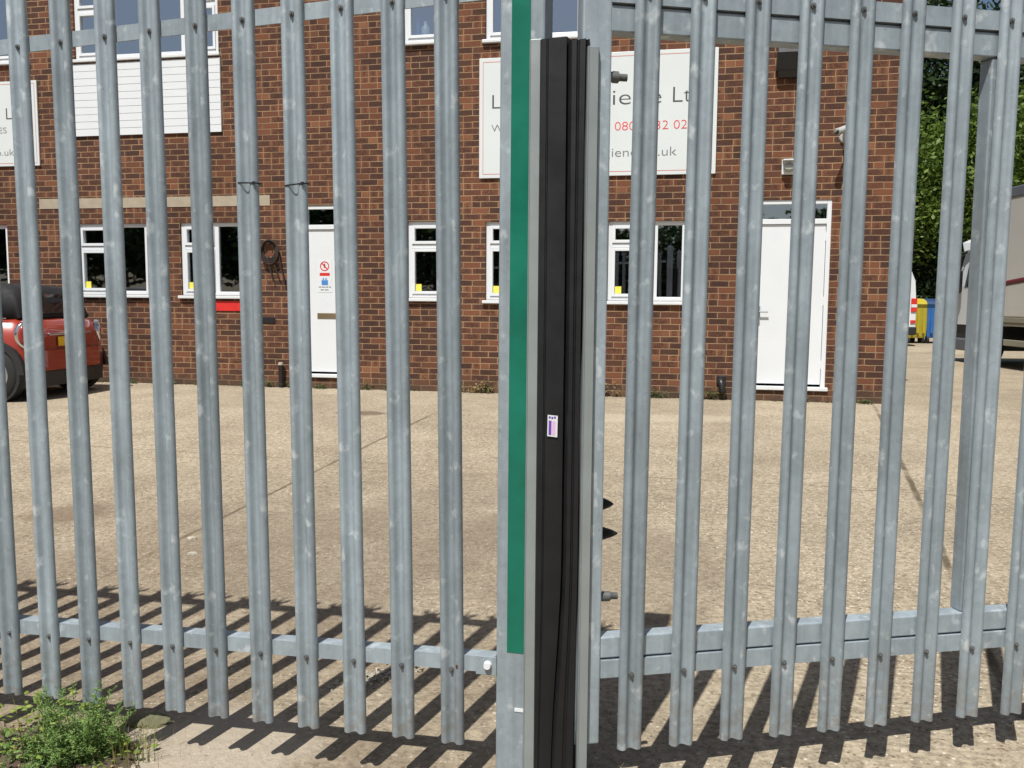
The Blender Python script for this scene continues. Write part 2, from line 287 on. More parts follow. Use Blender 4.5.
# ------------------------------------------------------------------ mesh helpers
class MB:
    def __init__(s): s.v = []; s.f = []; s.sm = []
    def add(s, vs, fs, smooth=False):
        o = len(s.v); s.v += [tuple(v) for v in vs]; s.f += [tuple(i+o for i in f) for f in fs]; s.sm += [smooth]*len(fs); return s
    def box(s, x0, x1, y0, y1, z0, z1, bev=0.):
        if x0 > x1: x0, x1 = x1, x0
        if y0 > y1: y0, y1 = y1, y0
        if z0 > z1: z0, z1 = z1, z0
        if bev <= 0:
            vs = [(x, y, z) for x in (x0, x1) for y in (y0, y1) for z in (z0, z1)]
            return s.add(vs, [(0, 1, 3, 2), (4, 6, 7, 5), (0, 4, 5, 1), (2, 3, 7, 6), (0, 2, 6, 4), (1, 5, 7, 3)])
        bm = bmesh.new(); bmesh.ops.create_cube(bm, size=1)
        for v in bm.verts: v.co = Vector(((x0+x1)/2+v.co.x*(x1-x0), (y0+y1)/2+v.co.y*(y1-y0), (z0+z1)/2+v.co.z*(z1-z0)))
        bmesh.ops.bevel(bm, geom=bm.edges[:], offset=bev, segments=2, affect='EDGES', profile=.5)
        bm.verts.index_update(); s.add([v.co for v in bm.verts], [[v.index for v in f.verts] for f in bm.faces]); bm.free(); return s
    def loft(s, rings, cap=True, closed=True, smooth=True):
        n = len(rings[0]); vs = [p for r in rings for p in r]; fs = []
        m = n if closed else n-1
        for i in range(len(rings)-1):
            for j in range(m):
                a = i*n+j; b_ = i*n+(j+1) % n; fs.append((a, b_, b_+n, a+n))
        s.add(vs, fs, smooth)
        if cap and closed:
            s.add(rings[0], [tuple(range(n))[::-1]]); s.add(rings[-1], [tuple(range(n))])
        return s
    def tube(s, p0, p1, r0, r1=None, n=12, cap=True):
        r1 = r0 if r1 is None else r1
        p0 = Vector(p0); p1 = Vector(p1); d = (p1-p0).normalized(); a = d.orthogonal().normalized(); b_ = d.cross(a)
        ring = lambda p, r: [tuple(p+a*r*math.cos(2*math.pi*i/n)+b_*r*math.sin(2*math.pi*i/n)) for i in range(n)]
        return s.loft([ring(p0, r0), ring(p1, r1)], cap)
    def path(s, pts, r, n=8):
        rings = []; pts = [Vector(p) for p in pts]
        for i, p in enumerate(pts):
            d = (pts[min(i+1, len(pts)-1)]-pts[max(i-1, 0)]).normalized(); a = d.cross(Vector((0.13, .2, 1))).normalized(); b_ = d.cross(a)
            rr = r[i] if isinstance(r, (list, tuple)) else r
            rings.append([tuple(p+a*rr*math.cos(2*math.pi*k/n)+b_*rr*math.sin(2*math.pi*k/n)) for k in range(n)])
        return s.loft(rings)
    def build(s, name, mat, parent=None, fix=True):
        me = bpy.data.meshes.new(name); me.from_pydata(s.v, [], s.f)
        me.materials.append(mat)
        me.polygons.foreach_set('use_smooth', s.sm)
        if fix:
            bm = bmesh.new(); bm.from_mesh(me); bmesh.ops.recalc_face_normals(bm, faces=bm.faces[:]); bm.to_mesh(me); bm.free()
        me.update()
        o = bpy.data.objects.new(name, me); COL.objects.link(o)
        if parent: o.parent = parent
        return o
def tag(o, label, cat, group=None):
    o['label'] = label; o['category'] = cat
    if group: o['group'] = group
    return o
def struct(o, kind='structure'): o['kind'] = kind; return o
def empty(name, loc, rz=0.):
    o = bpy.data.objects.new(name, None); o.empty_display_size = .1; COL.objects.link(o); o.location = loc; o.rotation_euler = (0, 0, rz); return o
def text(name, body, size, mat, parent, loc, thin=0., align='LEFT', extr=.0008, sx=1.):
    cu = bpy.data.curves.new(name, 'FONT'); cu.body = body; cu.size = size; cu.extrude = extr; cu.offset = thin; cu.align_x = align; cu.resolution_u = 4
    t = bpy.data.objects.new(name+'_tmp', cu); COL.objects.link(t)
    dg = bpy.context.evaluated_depsgraph_get(); me = bpy.data.meshes.new_from_object(t.evaluated_get(dg))
    bpy.data.objects.remove(t); me.materials.clear(); me.materials.append(mat)
    for v in me.vertices: v.co = Vector((v.co.x*sx+loc[0], -v.co.z+loc[1], v.co.y+loc[2]))
    o = bpy.data.objects.new(name, me); COL.objects.link(o)
    if parent: o.parent = parent
    return o

def fit(name, body, size, mat, parent, x0, x1, y, z, thin=0.):
    o = text(name, body, size, mat, parent, (0, 0, 0), thin)
    a = min(v.co.x for v in o.data.vertices); b_ = max(v.co.x for v in o.data.vertices)
    if x0 is None: k = fit.k; off = x1-b_*k
    else: k = (x1-x0)/(b_-a); off = x0-a*k
    fit.k = k
    for v in o.data.vertices: v.co = Vector((v.co.x*k+off, v.co.y+y, v.co.z+z))
    return o
# ------------------------------------------------------------------ ground
def sm(a, b_, t): t = max(0., min(1., (t-a)/(b_-a))); return t*t*(3-2*t)
def gz(x, y):
    near = .030*max(-3.5, min(3., x))-.016
    t = max(0., min(1., (y-3.6)/(9.2-3.6)))
    return near*(1-t)+.23*t
def make_ground():
    bm = bmesh.new()
    xs = [-400, -120, -50, -25, -16]+[-12+.5*i for i in range(56)]+[16.5, 20, 28, 50, 120, 400]
    ys = [-400, -120, -50, -20, -8, -3]+[0+.4*i for i in range(40)]+[17, 20, 26, 35, 60, 150, 500]
    g = [[bm.verts.new((x, y, gz(x, y))) for x in xs] for y in ys]
    for j in range(len(ys)-1):
        for i in range(len(xs)-1): bm.faces.new((g[j][i], g[j][i+1], g[j+1][i+1], g[j+1][i]))
    me = bpy.data.meshes.new('ground'); bm.to_mesh(me); bm.free(); me.materials.append(M['yard'])
    for p in me.polygons: p.use_smooth = True
    o = bpy.data.objects.new('ground', me); COL.objects.link(o); struct(o); return o
make_ground()

# ------------------------------------------------------------------ brick building
FA = R(-11.4); FO = Vector((4.342, 10.2, .23))
BASE = 1.19
def fz(z): return z+BASE                         # height relative to the eye -> facade local height
def fplace(o, X, Y, Z):
    o.rotation_euler = (0, 0, FA); o.location = Matrix.Rotation(FA, 4, 'Z') @ Vector((X, Y, Z))+FO; return o
bld = empty('brick_building', FO, FA)
tag(bld, 'long two-storey brown brick building with white windows and doors across the yard', 'building')
S0 = 17.; TOP = 6.4; DEP = 9.
# openings in facade: (x0, x1, z0, z1), X = -s
GW = [(-12.7, -11.68, .02, .99), (-10.58, -9.50, .025, .99), (-9.00, -7.99, .02, .99), (-5.80, -5.24, .005, .975), (-4.78, -3.76, -.015, .96), (-3.25, -2.31, -.015, .95)]
UW = [(-12.3, -11.22, 3.2, 4.35), (-10.50, -8.37, 3.18, 4.35), (-5.84, -5.28, 3.18, 4.3), (-4.79, -3.61, 3.16, 4.3)]
DR = [(-7.22, -6.49, -1.02, 1.195), (-1.53, -.665, -1.03, 1.175)]
def wall():
    w = MB(); ops = [(a, b_, fz(c), fz(d)) for a, b_, c, d in GW+UW+DR]
    xs = sorted(set([-S0, 0.]+[v for o in ops for v in o[:2]])); zs = sorted(set([-.3, TOP]+[v for o in ops for v in o[2:]]))
    for i in range(len(xs)-1):
        for j in range(len(zs)-1):
            cx, cz = (xs[i]+xs[i+1])/2, (zs[j]+zs[j+1])/2
            if any(o[0] < cx < o[1] and o[2] < cz < o[3] for o in ops): continue
            w.add([(xs[i], 0, zs[j]), (xs[i+1], 0, zs[j]), (xs[i+1], 0, zs[j+1]), (xs[i], 0, zs[j+1])], [(0, 1, 2, 3)])
    rv = .215
    for a, b_, c, d in ops:
        w.add([(a, 0, c), (a, rv, c), (a, rv, d), (a, 0, d)], [(0, 1, 2, 3)]); w.add([(b_, 0, c), (b_, 0, d), (b_, rv, d), (b_, rv, c)], [(0, 1, 2, 3)])
        w.add([(a, 0, d), (a, rv, d), (b_, rv, d), (b_, 0, d)], [(0, 1, 2, 3)]); w.add([(a, 0, c), (b_, 0, c), (b_, rv, c), (a, rv, c)], [(0, 1, 2, 3)])
    w.add([(0, 0, -.3), (0, DEP, -.3), (0, DEP, TOP), (0, 0, TOP)], [(0, 1, 2, 3)])
    w.add([(-S0, 0, -.3), (-S0, 0, TOP), (-S0, DEP, TOP), (-S0, DEP, -.3)], [(0, 1, 2, 3)])
    w.add([(-S0, DEP, -.3), (-S0, DEP, TOP), (0, DEP, TOP), (0, DEP, -.3)], [(0, 1, 2, 3)])
    return w.build('wall', M['brick'], bld, fix=False)
wall()
MB().box(-S0-.15, .15, -.15, DEP+.15, TOP, TOP+.2).build('roof', M['roof'], bld)
ri = MB()                                        # rooms behind the glass
for z0, z1 in ((.02, 2.75), (3.0, 6.2)):
    ri.add([(-S0+.1, .218, z0), (-.2, .218, z0), (-.2, 3.4, z0), (-S0+.1, 3.4, z0), (-S0+.1, .218, z1), (-.2, .218, z1), (-.2, 3.4, z1), (-S0+.1, 3.4, z1)],
           [(0, 3, 2, 1), (4, 5, 6, 7), (3, 7, 6, 2), (0, 4, 7, 3), (1, 2, 6, 5)])
ri.build('interior', M['room'], bld, fix=False)
MB().box(-11.14, -7.685, -.006, .05, fz(1.20), fz(1.335)).build('lintel_band', M['band'], bld)

def window(x0, x1, z0, z1, mull=(), trans=None, transcols=(0,), sill=True, casement=(0,)):
    """uPVC window: frame, casement sashes, panes, sill"""
    z0, z1 = fz(z0), fz(z1); y0, y1 = .028, .095; t = .052
    e = 'window'
    fr = MB()
    fr.box(x0, x0+t, y0, y1, z0, z1, .004); fr.box(x1-t, x1, y0, y1, z0, z1, .004)
    fr.box(x0+t, x1-t, y0, y1, z1-t, z1, .004); fr.box(x0+t, x1-t, y0, y1, z0, z0+t, .004)
    cols = [x0+t]+[v for m_ in mull for v in (m_-.03, m_+.03)]+[x1-t]
    for m_ in mull: fr.box(m_-.03, m_+.03, y0+.002, y1, z0+t, z1-t, .004)
    w = fr.build('window', M['upvc'], bld)
    cells = []
    for i in range(len(mull)+1):
        a, b_ = cols[2*i], cols[2*i+1]
        if trans and i in transcols:
            zt = fz(trans); tb = MB().box(a, b_, y0+.002, y1, zt-.026, zt+.026, .004).build('transom', M['upvc'], w)
            cells += [(a, b_, z0+t, zt-.03, i in casement), (a, b_, zt+.03, z1-t, True)]
        else: cells.append((a, b_, z0+t, z1-t, i in casement and not trans))
    for a, b_, c, d, cas in cells:
        if cas:
            k = .036; sb = MB(); sb.box(a, a+k, y0-.012, y0+.03, c, d, .003); sb.box(b_-k, b_, y0-.012, y0+.03, c, d, .003)
            sb.box(a+k, b_-k, y0-.012, y0+.03, c, c+k, .003); sb.box(a+k, b_-k, y0-.012, y0+.03, d-k, d, .003)
            sb.build('sash', M['upvc'], w); a += k; b_ -= k; c += k; d -= k
        MB().add([(a, y0+.02, c), (b_, y0+.02, c), (b_, y0+.02, d), (a, y0+.02, d)], [(0, 1, 2, 3)]).build('pane', M['glass'], w, fix=False)
    if sill: MB().box(x0-.035, x1+.03, -.045, .06, z0-.042, z0-.003, .006).build('sill', M['sill'], w)
    return w
def slats(w, x0, x1, z0, z1, y=.30):
    b_ = MB(); n = int((x1-x0)/.089)
    for i in range(n):
        xx = x0+(i+.5)*(x1-x0)/n; b_.box(xx-.016, xx+.016, y, y+.004, fz(z0), fz(z1))
    b_.build('blind', M['blind'], w)
ws = []
for i, (a, b_, c, d) in enumerate(GW):
    if i == 3: w = window(a, b_, c, d, (), .66, (0,), True, (0,))
    else:
        mu = a+.52 if i != 5 else a+.57
        w = window(a, b_, c, d, (mu,), .66, (0,), True, (0,))
    if i in (3, 4): slats(w, a, b_, c, d)
    ws.append(w)
    sx_ = a+.14
    MB().box(sx_-.048, sx_+.03, .040, .0405, fz(c+.092), fz(c+.178)).build('sticker', M['yellow'], w)
for i, (a, b_, c, d) in enumerate(UW):
    if i == 1: window(a, b_, c, d, (-9.93, -8.89), 3.82, (0, 2), True, (0, 2))
    elif i == 3: window(a, b_, c, d, (-4.28,), None, (), True, (0,))
    elif i == 2: window(a, b_, c, d, (), 3.98, (0,), True, (0,))
    else: window(a, b_, c, d, (), None, (), True, (0,))
# white clad panel below the wide upper window
pn = MB()
x0, x1, z0, z1 = -10.545, -8.345, fz(2.165), fz(3.115); nb = 10; st = (z1-z0)/nb
for i in range(nb):
    a = z0+i*st
    pn.add([(x0, -.024, a), (x1, -.024, a), (x1, -.0215, a+st-.006), (x0, -.0215, a+st-.006)], [(0, 1, 2, 3)])
    pn.add([(x0, -.0215, a+st-.006), (x1, -.0215, a+st-.006), (x1, -.0190, a+st-.0005), (x0, -.0190, a+st-.0005)], [(0, 1, 2, 3)])
    pn.add([(x0, 0, a), (x1, 0, a), (x1, -.024, a), (x0, -.024, a)], [(0, 1, 2, 3)])
pn.box(x0-.004, x0, -.03, 0, z0, z1); pn.box(x1, x1+.004, -.03, 0, z0, z1)
pn.build('cladding_panel', M['white'], bld)

def door(i, a, b_, c, d, zt):
    z0, z1 = fz(c), fz(d); t = .05; y0, y1 = .012, .09; zt = fz(zt)
    f = MB(); f.box(a, a+t, y0, y1, z0, z1, .004); f.box(b_-t, b_, y0, y1, z0, z1, .004)
    f.box(a+t, b_-t, y0, y1, z1-t, z1, .004); f.box(a+t, b_-t, y0, y1, zt-.03, zt+.03, .004)
    fr = f.build('door', M['upvc'], bld)
    MB().add([(a+t, y0+.03, zt+.03), (b_-t, y0+.03, zt+.03), (b_-t, y0+.03, z1-t), (a+t, y0+.03, z1-t)], [(0, 1, 2, 3)]).build('pane', M['glass'], fr, fix=False)
    lf = MB().box(a+t+.004, b_-t-.004, y0+.018, y0+.06, z0+.045, zt-.034, .004).build('leaf', M['door'], fr)
    MB().box(a-.0, b_+.03 if i else b_, -.03, .09, z0-.028, z0+.016, .006).build('threshold', M['sill'], fr)
    return fr, y0+.018, z0
d1, dy, dz0 = door(0, *DR[0], .915)
MB().box(-7.055, -6.60, dy-.006, dy+.004, fz(-.275), fz(-.20), .003).build('letterbox', M['brass'], d1)
d2, dy2, _ = door(1, *DR[1], .925)
hd = MB(); hd.box(-1.455, -1.43, dy2-.012, dy2+.01, fz(-.28), fz(-.06), .004); hd.tube((-1.443, dy2-.045, fz(-.13)), (-1.34, dy2-.045, fz(-.13)), .009); hd.tube((-1.443, dy2-.045, fz(-.13)), (-1.443, dy2, fz(-.13)), .009); hd.build('handle', M['alu'], d2)
for q in (-.8, -.05, .7): MB().box(-.722, -.700, dy2-.014, dy2+.01, fz(q), fz(q+.10), .004).build('hinge', M['upvc'], d2)
lv = MB()                                        # low grey stone plinth step under each door
MB().box(-7.22, -6.49, .012, .2, .0, .135).build('step', M['slate'], bld); MB().box(-1.53, -.665, .012, .2, .0, .125).build('step', M['slate'], bld)

# door stickers ---------------------------------------------------
def disc(mb, cx, cz, r0, r1, y, n=28):
    vs = []; fs = []
    for i in range(n):
        a = 2*math.pi*i/n; vs += [(cx+r0*math.cos(a), y, cz+r0*math.sin(a)), (cx+r1*math.cos(a), y, cz+r1*math.sin(a))]
    for i in range(n): j = (i+1) % n; fs.append((2*i, 2*i+1, 2*j+1, 2*j))
    mb.add(vs, fs)
sg = MB(); cx_, cz_ = -.0, .32
disc(sg, 0, .32, .050, .064, -.002); sg.add([(-.048, -.0025, .358), (-.036, -.0025, .369), (.048, -.0025, .282), (.036, -.0025, .271)], [(0, 1, 2, 3)])
sg.add([(-.07, -.002, .195), (.07, -.002, .195), (.07, -.002, .235), (-.07, -.002, .235)], [(0, 1, 2, 3)])
so = MB().box(-.10, .10, -.0012, .001, -.02, .40).build('door_notice', M['door']); fplace(so, -6.945, dy-.0015, fz(.09)); tag(so, 'small notice with red prohibition ring and blue symbol on the left white door', 'notice')
sg.build('prohibition_symbol', M['red'], so, fix=False)
pf = MB(); disc(pf, 0, .345, 0, .010, -.0022, 12); pf.add([(-.013, -.0022, .300), (.013, -.0022, .300), (.010, -.0022, .335), (-.010, -.0022, .335)], [(0, 1, 2, 3)]); pf.build('figure', M['dgrey'], so, fix=False)
bl = MB()
for a, b_, c, d in ((-.045, .045, .075, .14), (-.03, -.008, .145, .165), (.008, .03, .145, .165)): bl.add([(a, -.0022, c), (b_, -.0022, c), (b_, -.0022, d), (a, -.0022, d)], [(0, 1, 2, 3)])
bl.build('blue_symbol', M['blue'], so, fix=False)
ln = MB()
for zz, xs in ((.045, [(-.085, -.05), (-.04, .0), (.01, .045), (.055, .085)]), (.008, [(-.06, -.01), (0, .05)])):
    for a, b_ in xs: ln.add([(a, -.0022, zz), (b_, -.0022, zz), (b_, -.0022, zz+.010), (a, -.0022, zz+.010)], [(0, 1, 2, 3)])
ln.build('lettering', M['dgrey'], so, fix=False)
for o in so.children:
    o.location.z = -.0

# sign boards -------------------------------------------------------
def frame_line(mb, x0, x1, z0, z1, w, y):
    for a, b_, c, d in ((x0, x1, z0, z0+w), (x0, x1, z1-w, z1), (x0, x0+w, z0+w, z1-w), (x1-w, x1, z0+w, z1-w)):
        mb.add([(a, y, c), (b_, y, c), (b_, y, d), (a, y, d)], [(0, 1, 2, 3)])
W_, Hh = 2.865, 1.445
sb = MB().box(0, W_, -.012, .012, 0, Hh, .003).build('sign_board', M['board']); fplace(sb, -4.86, -.014, fz(1.49)); tag(sb, 'large white company sign with grey lettering and red phone number, behind the gate', 'sign', 'white company sign boards')
ml = MB(); frame_line(ml, .045, W_-.045, .045, Hh-.045, .007, -.0135); ml.build('border_line', M['redline'], sb, fix=False)
YT = -.0135
fit('lettering', 'L', .245, M['dgrey'], sb, .165, .275, YT, .838, -.0035)
fit('lettering', 'iene', .262, M['dgrey'], sb, 1.643, 2.217, YT, .832, -.0035); fit('lettering', 'Hyg', .262, M['dgrey'], sb, None, 1.60, YT, .832, -.0035)
fit('lettering', 'Ltd', .262, M['dgrey'], sb, 2.352, 2.70, YT, .838, -.0035)
fit('lettering', 'WASHROOM', .125, M['lgrey'], sb, .155, 1.02, YT, .560, -.0015)
fit('lettering', '0800 132 020', .150, M['redtxt'], sb, 1.673, 2.61, YT, .530, -.0022)
fit('lettering', 'iene.co.uk', .152, M['lgrey'], sb, 1.642, 2.408, YT, .222, -.0018); fit('lettering', 'www.hyg', .152, M['lgrey'], sb, None, 1.62, YT, .222, -.0018)
sb2 = MB().box(0, 2.2, -.012, .012, 0, 1.145, .003).build('sign_board', M['board']); fplace(sb2, -11.09-2.2, -.014, fz(1.79)); tag(sb2, 'white company sign cut off by the left edge, above the red car', 'sign', 'white company sign boards')
ml = MB(); frame_line(ml, .035, 2.165, .035, 1.11, .006, -.0135); ml.build('border_line', M['redline'], sb2, fix=False)
fit('lettering', 'Ltd', .225, M['dgrey'], sb2, 2.2-.495, 2.2-.20, YT, .635, -.003); fit('lettering', 'Hygiene', .225, M['dgrey'], sb2, None, 2.2-.60, YT, .635, -.003)
fit('lettering', 'SERVICES', .115, M['lgrey'], sb2, 1.12, 1.70, YT, .45, -.0015)
fit('lettering', 'hygiene.co.uk', .13, M['lgrey'], sb2, .92, 1.80, YT, .145, -.0015)

# small fixtures on the wall ----------------------------------------
o = empty('flood_light', (0, 0, 0)); fplace(o, -1.20, -.0, fz(2.50)); tag(o, 'dark box-shaped floodlight high on the wall above the right door', 'light')
MB().loft([[(-.15, -.10, .12), (.15, -.10, .12), (.15, -.01, .12), (-.15, -.01, .12)], [(-.14, -.20, .30), (.14, -.20, .30), (.14, -.01, .30), (-.14, -.01, .30)], [(-.13, -.16, .46), (.13, -.16, .46), (.13, -.01, .46), (-.13, -.01, .46)]], smooth=False).build('housing', M['slate'], o)
MB().loft([[(-.12, -.07, .05), (.12, -.07, .05), (.12, -.004, .05), (-.12, -.004, .05)], [(-.13, -.11, .118), (.13, -.11, .118), (.13, -.004, .118), (-.13, -.004, .118)]], smooth=False).build('lower_shade', M['black'], o)
o = empty('bulkhead_lamp', (0, 0, 0)); fplace(o, -1.17, 0, fz(1.46)); tag(o, 'small white lamp on a bracket directly above the right door', 'lamp')
MB().box(-.075, .075, -.045, -.001, .0, .17, .008).build('backplate', M['white'], o)
MB().loft([[(.062*math.cos(a), -.045-d, .075+.05*r*math.sin(a)) for a in [2*math.pi*i/16 for i in range(16)]] for d, r in ((0, 1), (.05, .9), (.07, .5))]).build('lamp_cover', M['lens'], o)
MB().box(-.07, .07, -.16, -.047, .145, .160, .004).build('hood', M['white'], o)
o = empty('security_camera', (0, 0, 0)); fplace(o, -.575, 0, fz(1.86)); tag(o, 'grey bullet security camera on an arm near the right corner of the wall', 'camera')
MB().tube((.0, -.001, .0), (0, -.03, 0), .05, .04, 16).build('base', M['camgrey'], o); MB().tube((0, -.03, 0), (-.02, -.22, .045), .016, .014).build('arm', M['camgrey'], o)
cb = MB(); cb.tube((.06, -.14, .10), (-.115, -.30, .018), .034, .036, 18); cb.tube((.07, -.12, .128), (-.14, -.32, .03), .02, .02, 8); cb.build('camera_body', M['camgrey'], o)
MB().tube((-.116, -.301, .0175), (-.122, -.306, .015), .026, .026, 16).build('lens', M['black'], o)
o = MB().box(-.30, .30, -.010, .0, 0, .135, .003).build('red_plate', M['red']); fplace(o, -8.24, -.001, fz(-.185)); tag(o, 'narrow red plate under the window left of the left door', 'sign')
o = MB().box(-.05, .05, -.055, -.001, 0, .20, .008).build('wall_box', M['white']); fplace(o, -9.24, 0, fz(.575)); tag(o, 'small white box with red marking on the brickwork between two left windows', 'box')
MB().box(-.025, .025, -.058, -.0553, .05, .14).build('red_marking', M['redtxt'], o)
ab_ = MB().box(-.15, .15, -.010, .0, 0, .085, .003)
for k in range(6): ab_.box(-.13+k*.048, -.11+k*.048, -.014, -.009, .012, .073)
o = ab_.build('air_brick', M['black']); fplace(o, -7.79, -.001, fz(-.345)); tag(o, 'black air brick set low in the wall left of the left door', 'vent')
o = empty('pipe_stub', (0, 0, 0)); fplace(o, -7.545, -.06, .0); tag(o, 'short black pipe with pale cap at the wall foot beside the left door', 'pipe')
MB().tube((0, 0, -.02), (0, 0, .30), .034, .030, 14).build('pipe', M['black'], o); MB().tube((0, 0, .3), (0, 0, .335), .036, .03, 14).build('cap', M['stone'], o)
# black cable coil on its hook
o = empty('cable_coil', (0, 0, 0)); fplace(o, -7.68, -.02, fz(.20)); tag(o, 'black coiled cable hanging on the wall left of the left door', 'cable')
cc = MB()
for t in range(4):
    rr = .095+.012*t; pts = []
    for i in range(25):
        a = 2*math.pi*i/24; pts.append((-.02+rr*.95*math.cos(a)+.006*t, -.012*t+.006*math.sin(3*a), .42+rr*1.2*math.sin(a)-.01*t))
    cc.path(pts, .011, 6)
cc.build('coil', M['stain'], o)
cc = MB()
for px, l in ((-.03, .36), (.05, .30), (.13, .40)):
    cc.path([(px, -.01, .34), (px+.015, -.025, .22), (px+.05, -.02, .10), (px+.07, -.015, .36-l)], [.011, .012, .010, .007], 6)
cc.build('hanging_end', M['stain'], o)
MB().path([(0, .02, .52), (0, -.05, .52), (0, -.06, .55)], .008, 6).build('hook', M['black'], o)
# bottles standing inside the small upper window
for X, h, r, m_, lb in ((-5.72, .30, .035, 'foil', 'blue bottle on the inner sill of the small upper window'), (-5.61, .24, .055, 'white', 'white tub on the inner sill of the small upper window')):
    o = MB().loft([[(rr*math.cos(a), rr*math.sin(a), z) for a in [2*math.pi*i/14 for i in range(14)]] for rr, z in ((r*.9, 0), (r, .01), (r, h*.7), (r*.45, h*.82), (r*.45, h))]).build('bottle' if m_ == 'foil' else 'tub', M[m_]); fplace(o, X, .19, fz(3.235)); tag(o, lb, 'bottle' if m_ == 'foil' else 'tub')
MB().box(-5.8, -5.3, .12, .30, fz(3.20), fz(3.234)).build('inner_sill', M['upvc'], bld)
# black drain pipe end with weeds near right door
o = empty('drain_end', (0, 0, 0)); fplace(o, -1.86, -.05, 0); tag(o, 'black pipe end sticking out of the wall foot left of the right door', 'pipe')
MB().path([(0, .06, .24), (0, -.01, .24), (.01, -.05, .20), (.01, -.06, .10)], [.035, .04, .045, .035], 12).build('pipe', M['black'], o); MB().box(-.05, .05, .02, .052, .19, .29, .006).build('wall_collar', M['black'], o)

# ------------------------------------------------------------------ palisade pale
prof = [(-34, 1), (-33.5, -3), (-31.5, -8), (-28, -12), (-23.5, -14.6), (-19, -15), (-15, -13.4), (-12, -10), (-8, -5.2), (-4, -2.2), (0, -1.2), (4, -2.2), (8, -5.2), (12, -10), (15, -13.4), (19, -15), (23.5, -14.6), (28, -12), (31.5, -8), (33.5, -3), (34, 1)]
def pale_mesh(L):
    n = len(prof); fr = [(x*1.04/1000, y*1.05/1000) for x, y in prof]
    bk = []
    for i, (x, y) in enumerate(fr):
        a = fr[max(i-1, 0)]; c = fr[min(i+1, n-1)]; t = Vector((c[0]-a[0], c[1]-a[1])).normalized(); nx, ny = -t.y, t.x
        bk.append((x+nx*.0028, y+ny*.0028))
    def spike(x):
        x = abs(x)*1000
        if x < 9: return .14*(1-x/9)
        if x < 24: return .11*(x-9)/15
        return max(.02, .11*(1-(x-24)/11))
    ring = fr+bk[::-1]
    def row(z, sp=0): return [(x*(1+.55*sp*(abs(x) > .014)), y, z+sp*spike(x)) for x, y in ring]
    mb = MB()
    rings = [row(0), row(.02)]+[row(z) for z in (.4, .8, 1.2, 1.6, 2.0)]+[row(L-.08), row(L-.08, 1)]
    vs = [p for r in rings for p in r]; m = len(ring); fs = []
    for i in range(len(rings)-1):
        for j in range(m): a = i*m+j; b_ = i*m+(j+1) % m; fs.append((a, b_, b_+m, a+m))
    mb.add(vs, fs, True)
    for base in (0, (len(rings)-1)*m):
        mb.add([vs[base+i] for i in range(m)], [(j, j+1, m-2-j, m-1-j) for j in range(n-1)])
    o = mb.build('pale', M['galv']); me = o.data
    for e in me.edges:
        a, b_ = [me.vertices[i].co for i in e.vertices]
        if abs(a.x-b_.x) < .002 and abs(a.y-b_.y) < .0035 and abs(abs(a.x)-.034) < .003 and abs(a.z-b_.z) > .01: pass
    try: me.set_sharp_from_angle(angle=R(50))
    except Exception: pass
    bpy.data.objects.remove(o); return me
PALE = pale_mesh(2.36)
bb = MB(); bb.tube((0, .003, 0), (0, -.003, 0), .0078, .0074, 14); bb.tube((0, -.003, 0), (0, -.0085, 0), .0042, .0038, 10)
_b = bb.build('bolt', M['bolt']); BOLT = _b.data; bpy.data.objects.remove(_b)
def pale(parent, X, zb, bolts, lean=0., tw=0.):
    p = bpy.data.objects.new('pale', PALE); COL.objects.link(p); p.parent = parent; p.location = (X, -.0035, zb); p.rotation_euler = (0, lean, tw)
    for z in bolts:
        b_ = bpy.data.objects.new('bolt', BOLT); COL.objects.link(b_); b_.parent = p; b_.location = (random.uniform(-.001, .001), -.0045, z-zb); b_.rotation_euler = (0, random.uniform(0, 6), 0)
    return p
def angle_bar(mb, x0, x1, z0a, z0b, face=.048, leg=.048, t=.005, y=0., legtop=True):
    """angle section whose vertical leg faces the camera; top edge heights at both ends"""
    for (dz0, dz1, y0, y1) in ((-face, 0, y, y+t), ((-t, 0, y+t, y+leg) if legtop else (-face, -face+t, y+t, y+leg))):
        vs = [(x0, y0, z0a+dz0), (x1, y0, z0b+dz0), (x1, y0, z0b+dz1), (x0, y0, z0a+dz1), (x0, y1, z0a+dz0), (x1, y1, z0b+dz0), (x1, y1, z0b+dz1), (x0, y1, z0a+dz1)]
        mb.add(vs, [(0, 1, 2, 3), (4, 7, 6, 5), (0, 4, 5, 1), (3, 2, 6, 7), (0, 3, 7, 4), (1, 5, 6, 2)])
    return mb

# ------------------------------------------------------------------ left fence panel  (local X = -k)
LP = empty('palisade_fence_panel', (-.1809, 2.495, 0), R(-13.5))
tag(LP, 'galvanised palisade fence panel left of the green striped post', 'fence', 'palisade panels')
NL = 23; KE = NL*.1545+.12
zt = lambda k: H+.845-.036*k+(.004 if k < .2 else 0); zbm = lambda k: H-1.050-.026*k
angle_bar(MB(), -KE, .128, zt(KE), zt(-.128), .046).build('rail', M['galv_flat'], LP)
angle_bar(MB(), -KE, .140, zbm(KE)+.012, zbm(-.14)+.012, .046).build('rail', M['galv_flat'], LP)
for n in range(NL):
    k = .1545*n
    zb = H-1.303-.0165*k+random.uniform(-.003, .003)
    zB = H-1.080-.0265*k; zT = H+.824-.041*k
    le = -.0085+random.uniform(-.0015, .0015)
    # the pale leans about its foot: the foot shifts right so that mid height sits on pitch
    pale(LP, -k+.0145, zb, [zB, zT], le, random.uniform(-.03, .03))
    if n == 0:
        rp = COL.objects['pale']
        MB().loft([[(.019+r*.0035*math.cos(a), -.0165-.0006*(1-r), H-1.066-zb+r*.007*math.sin(a)) for a in [2*math.pi*i/10 for i in range(10)]] for r in (1., .4)]).build('rust_mark', M['rust'], rp)
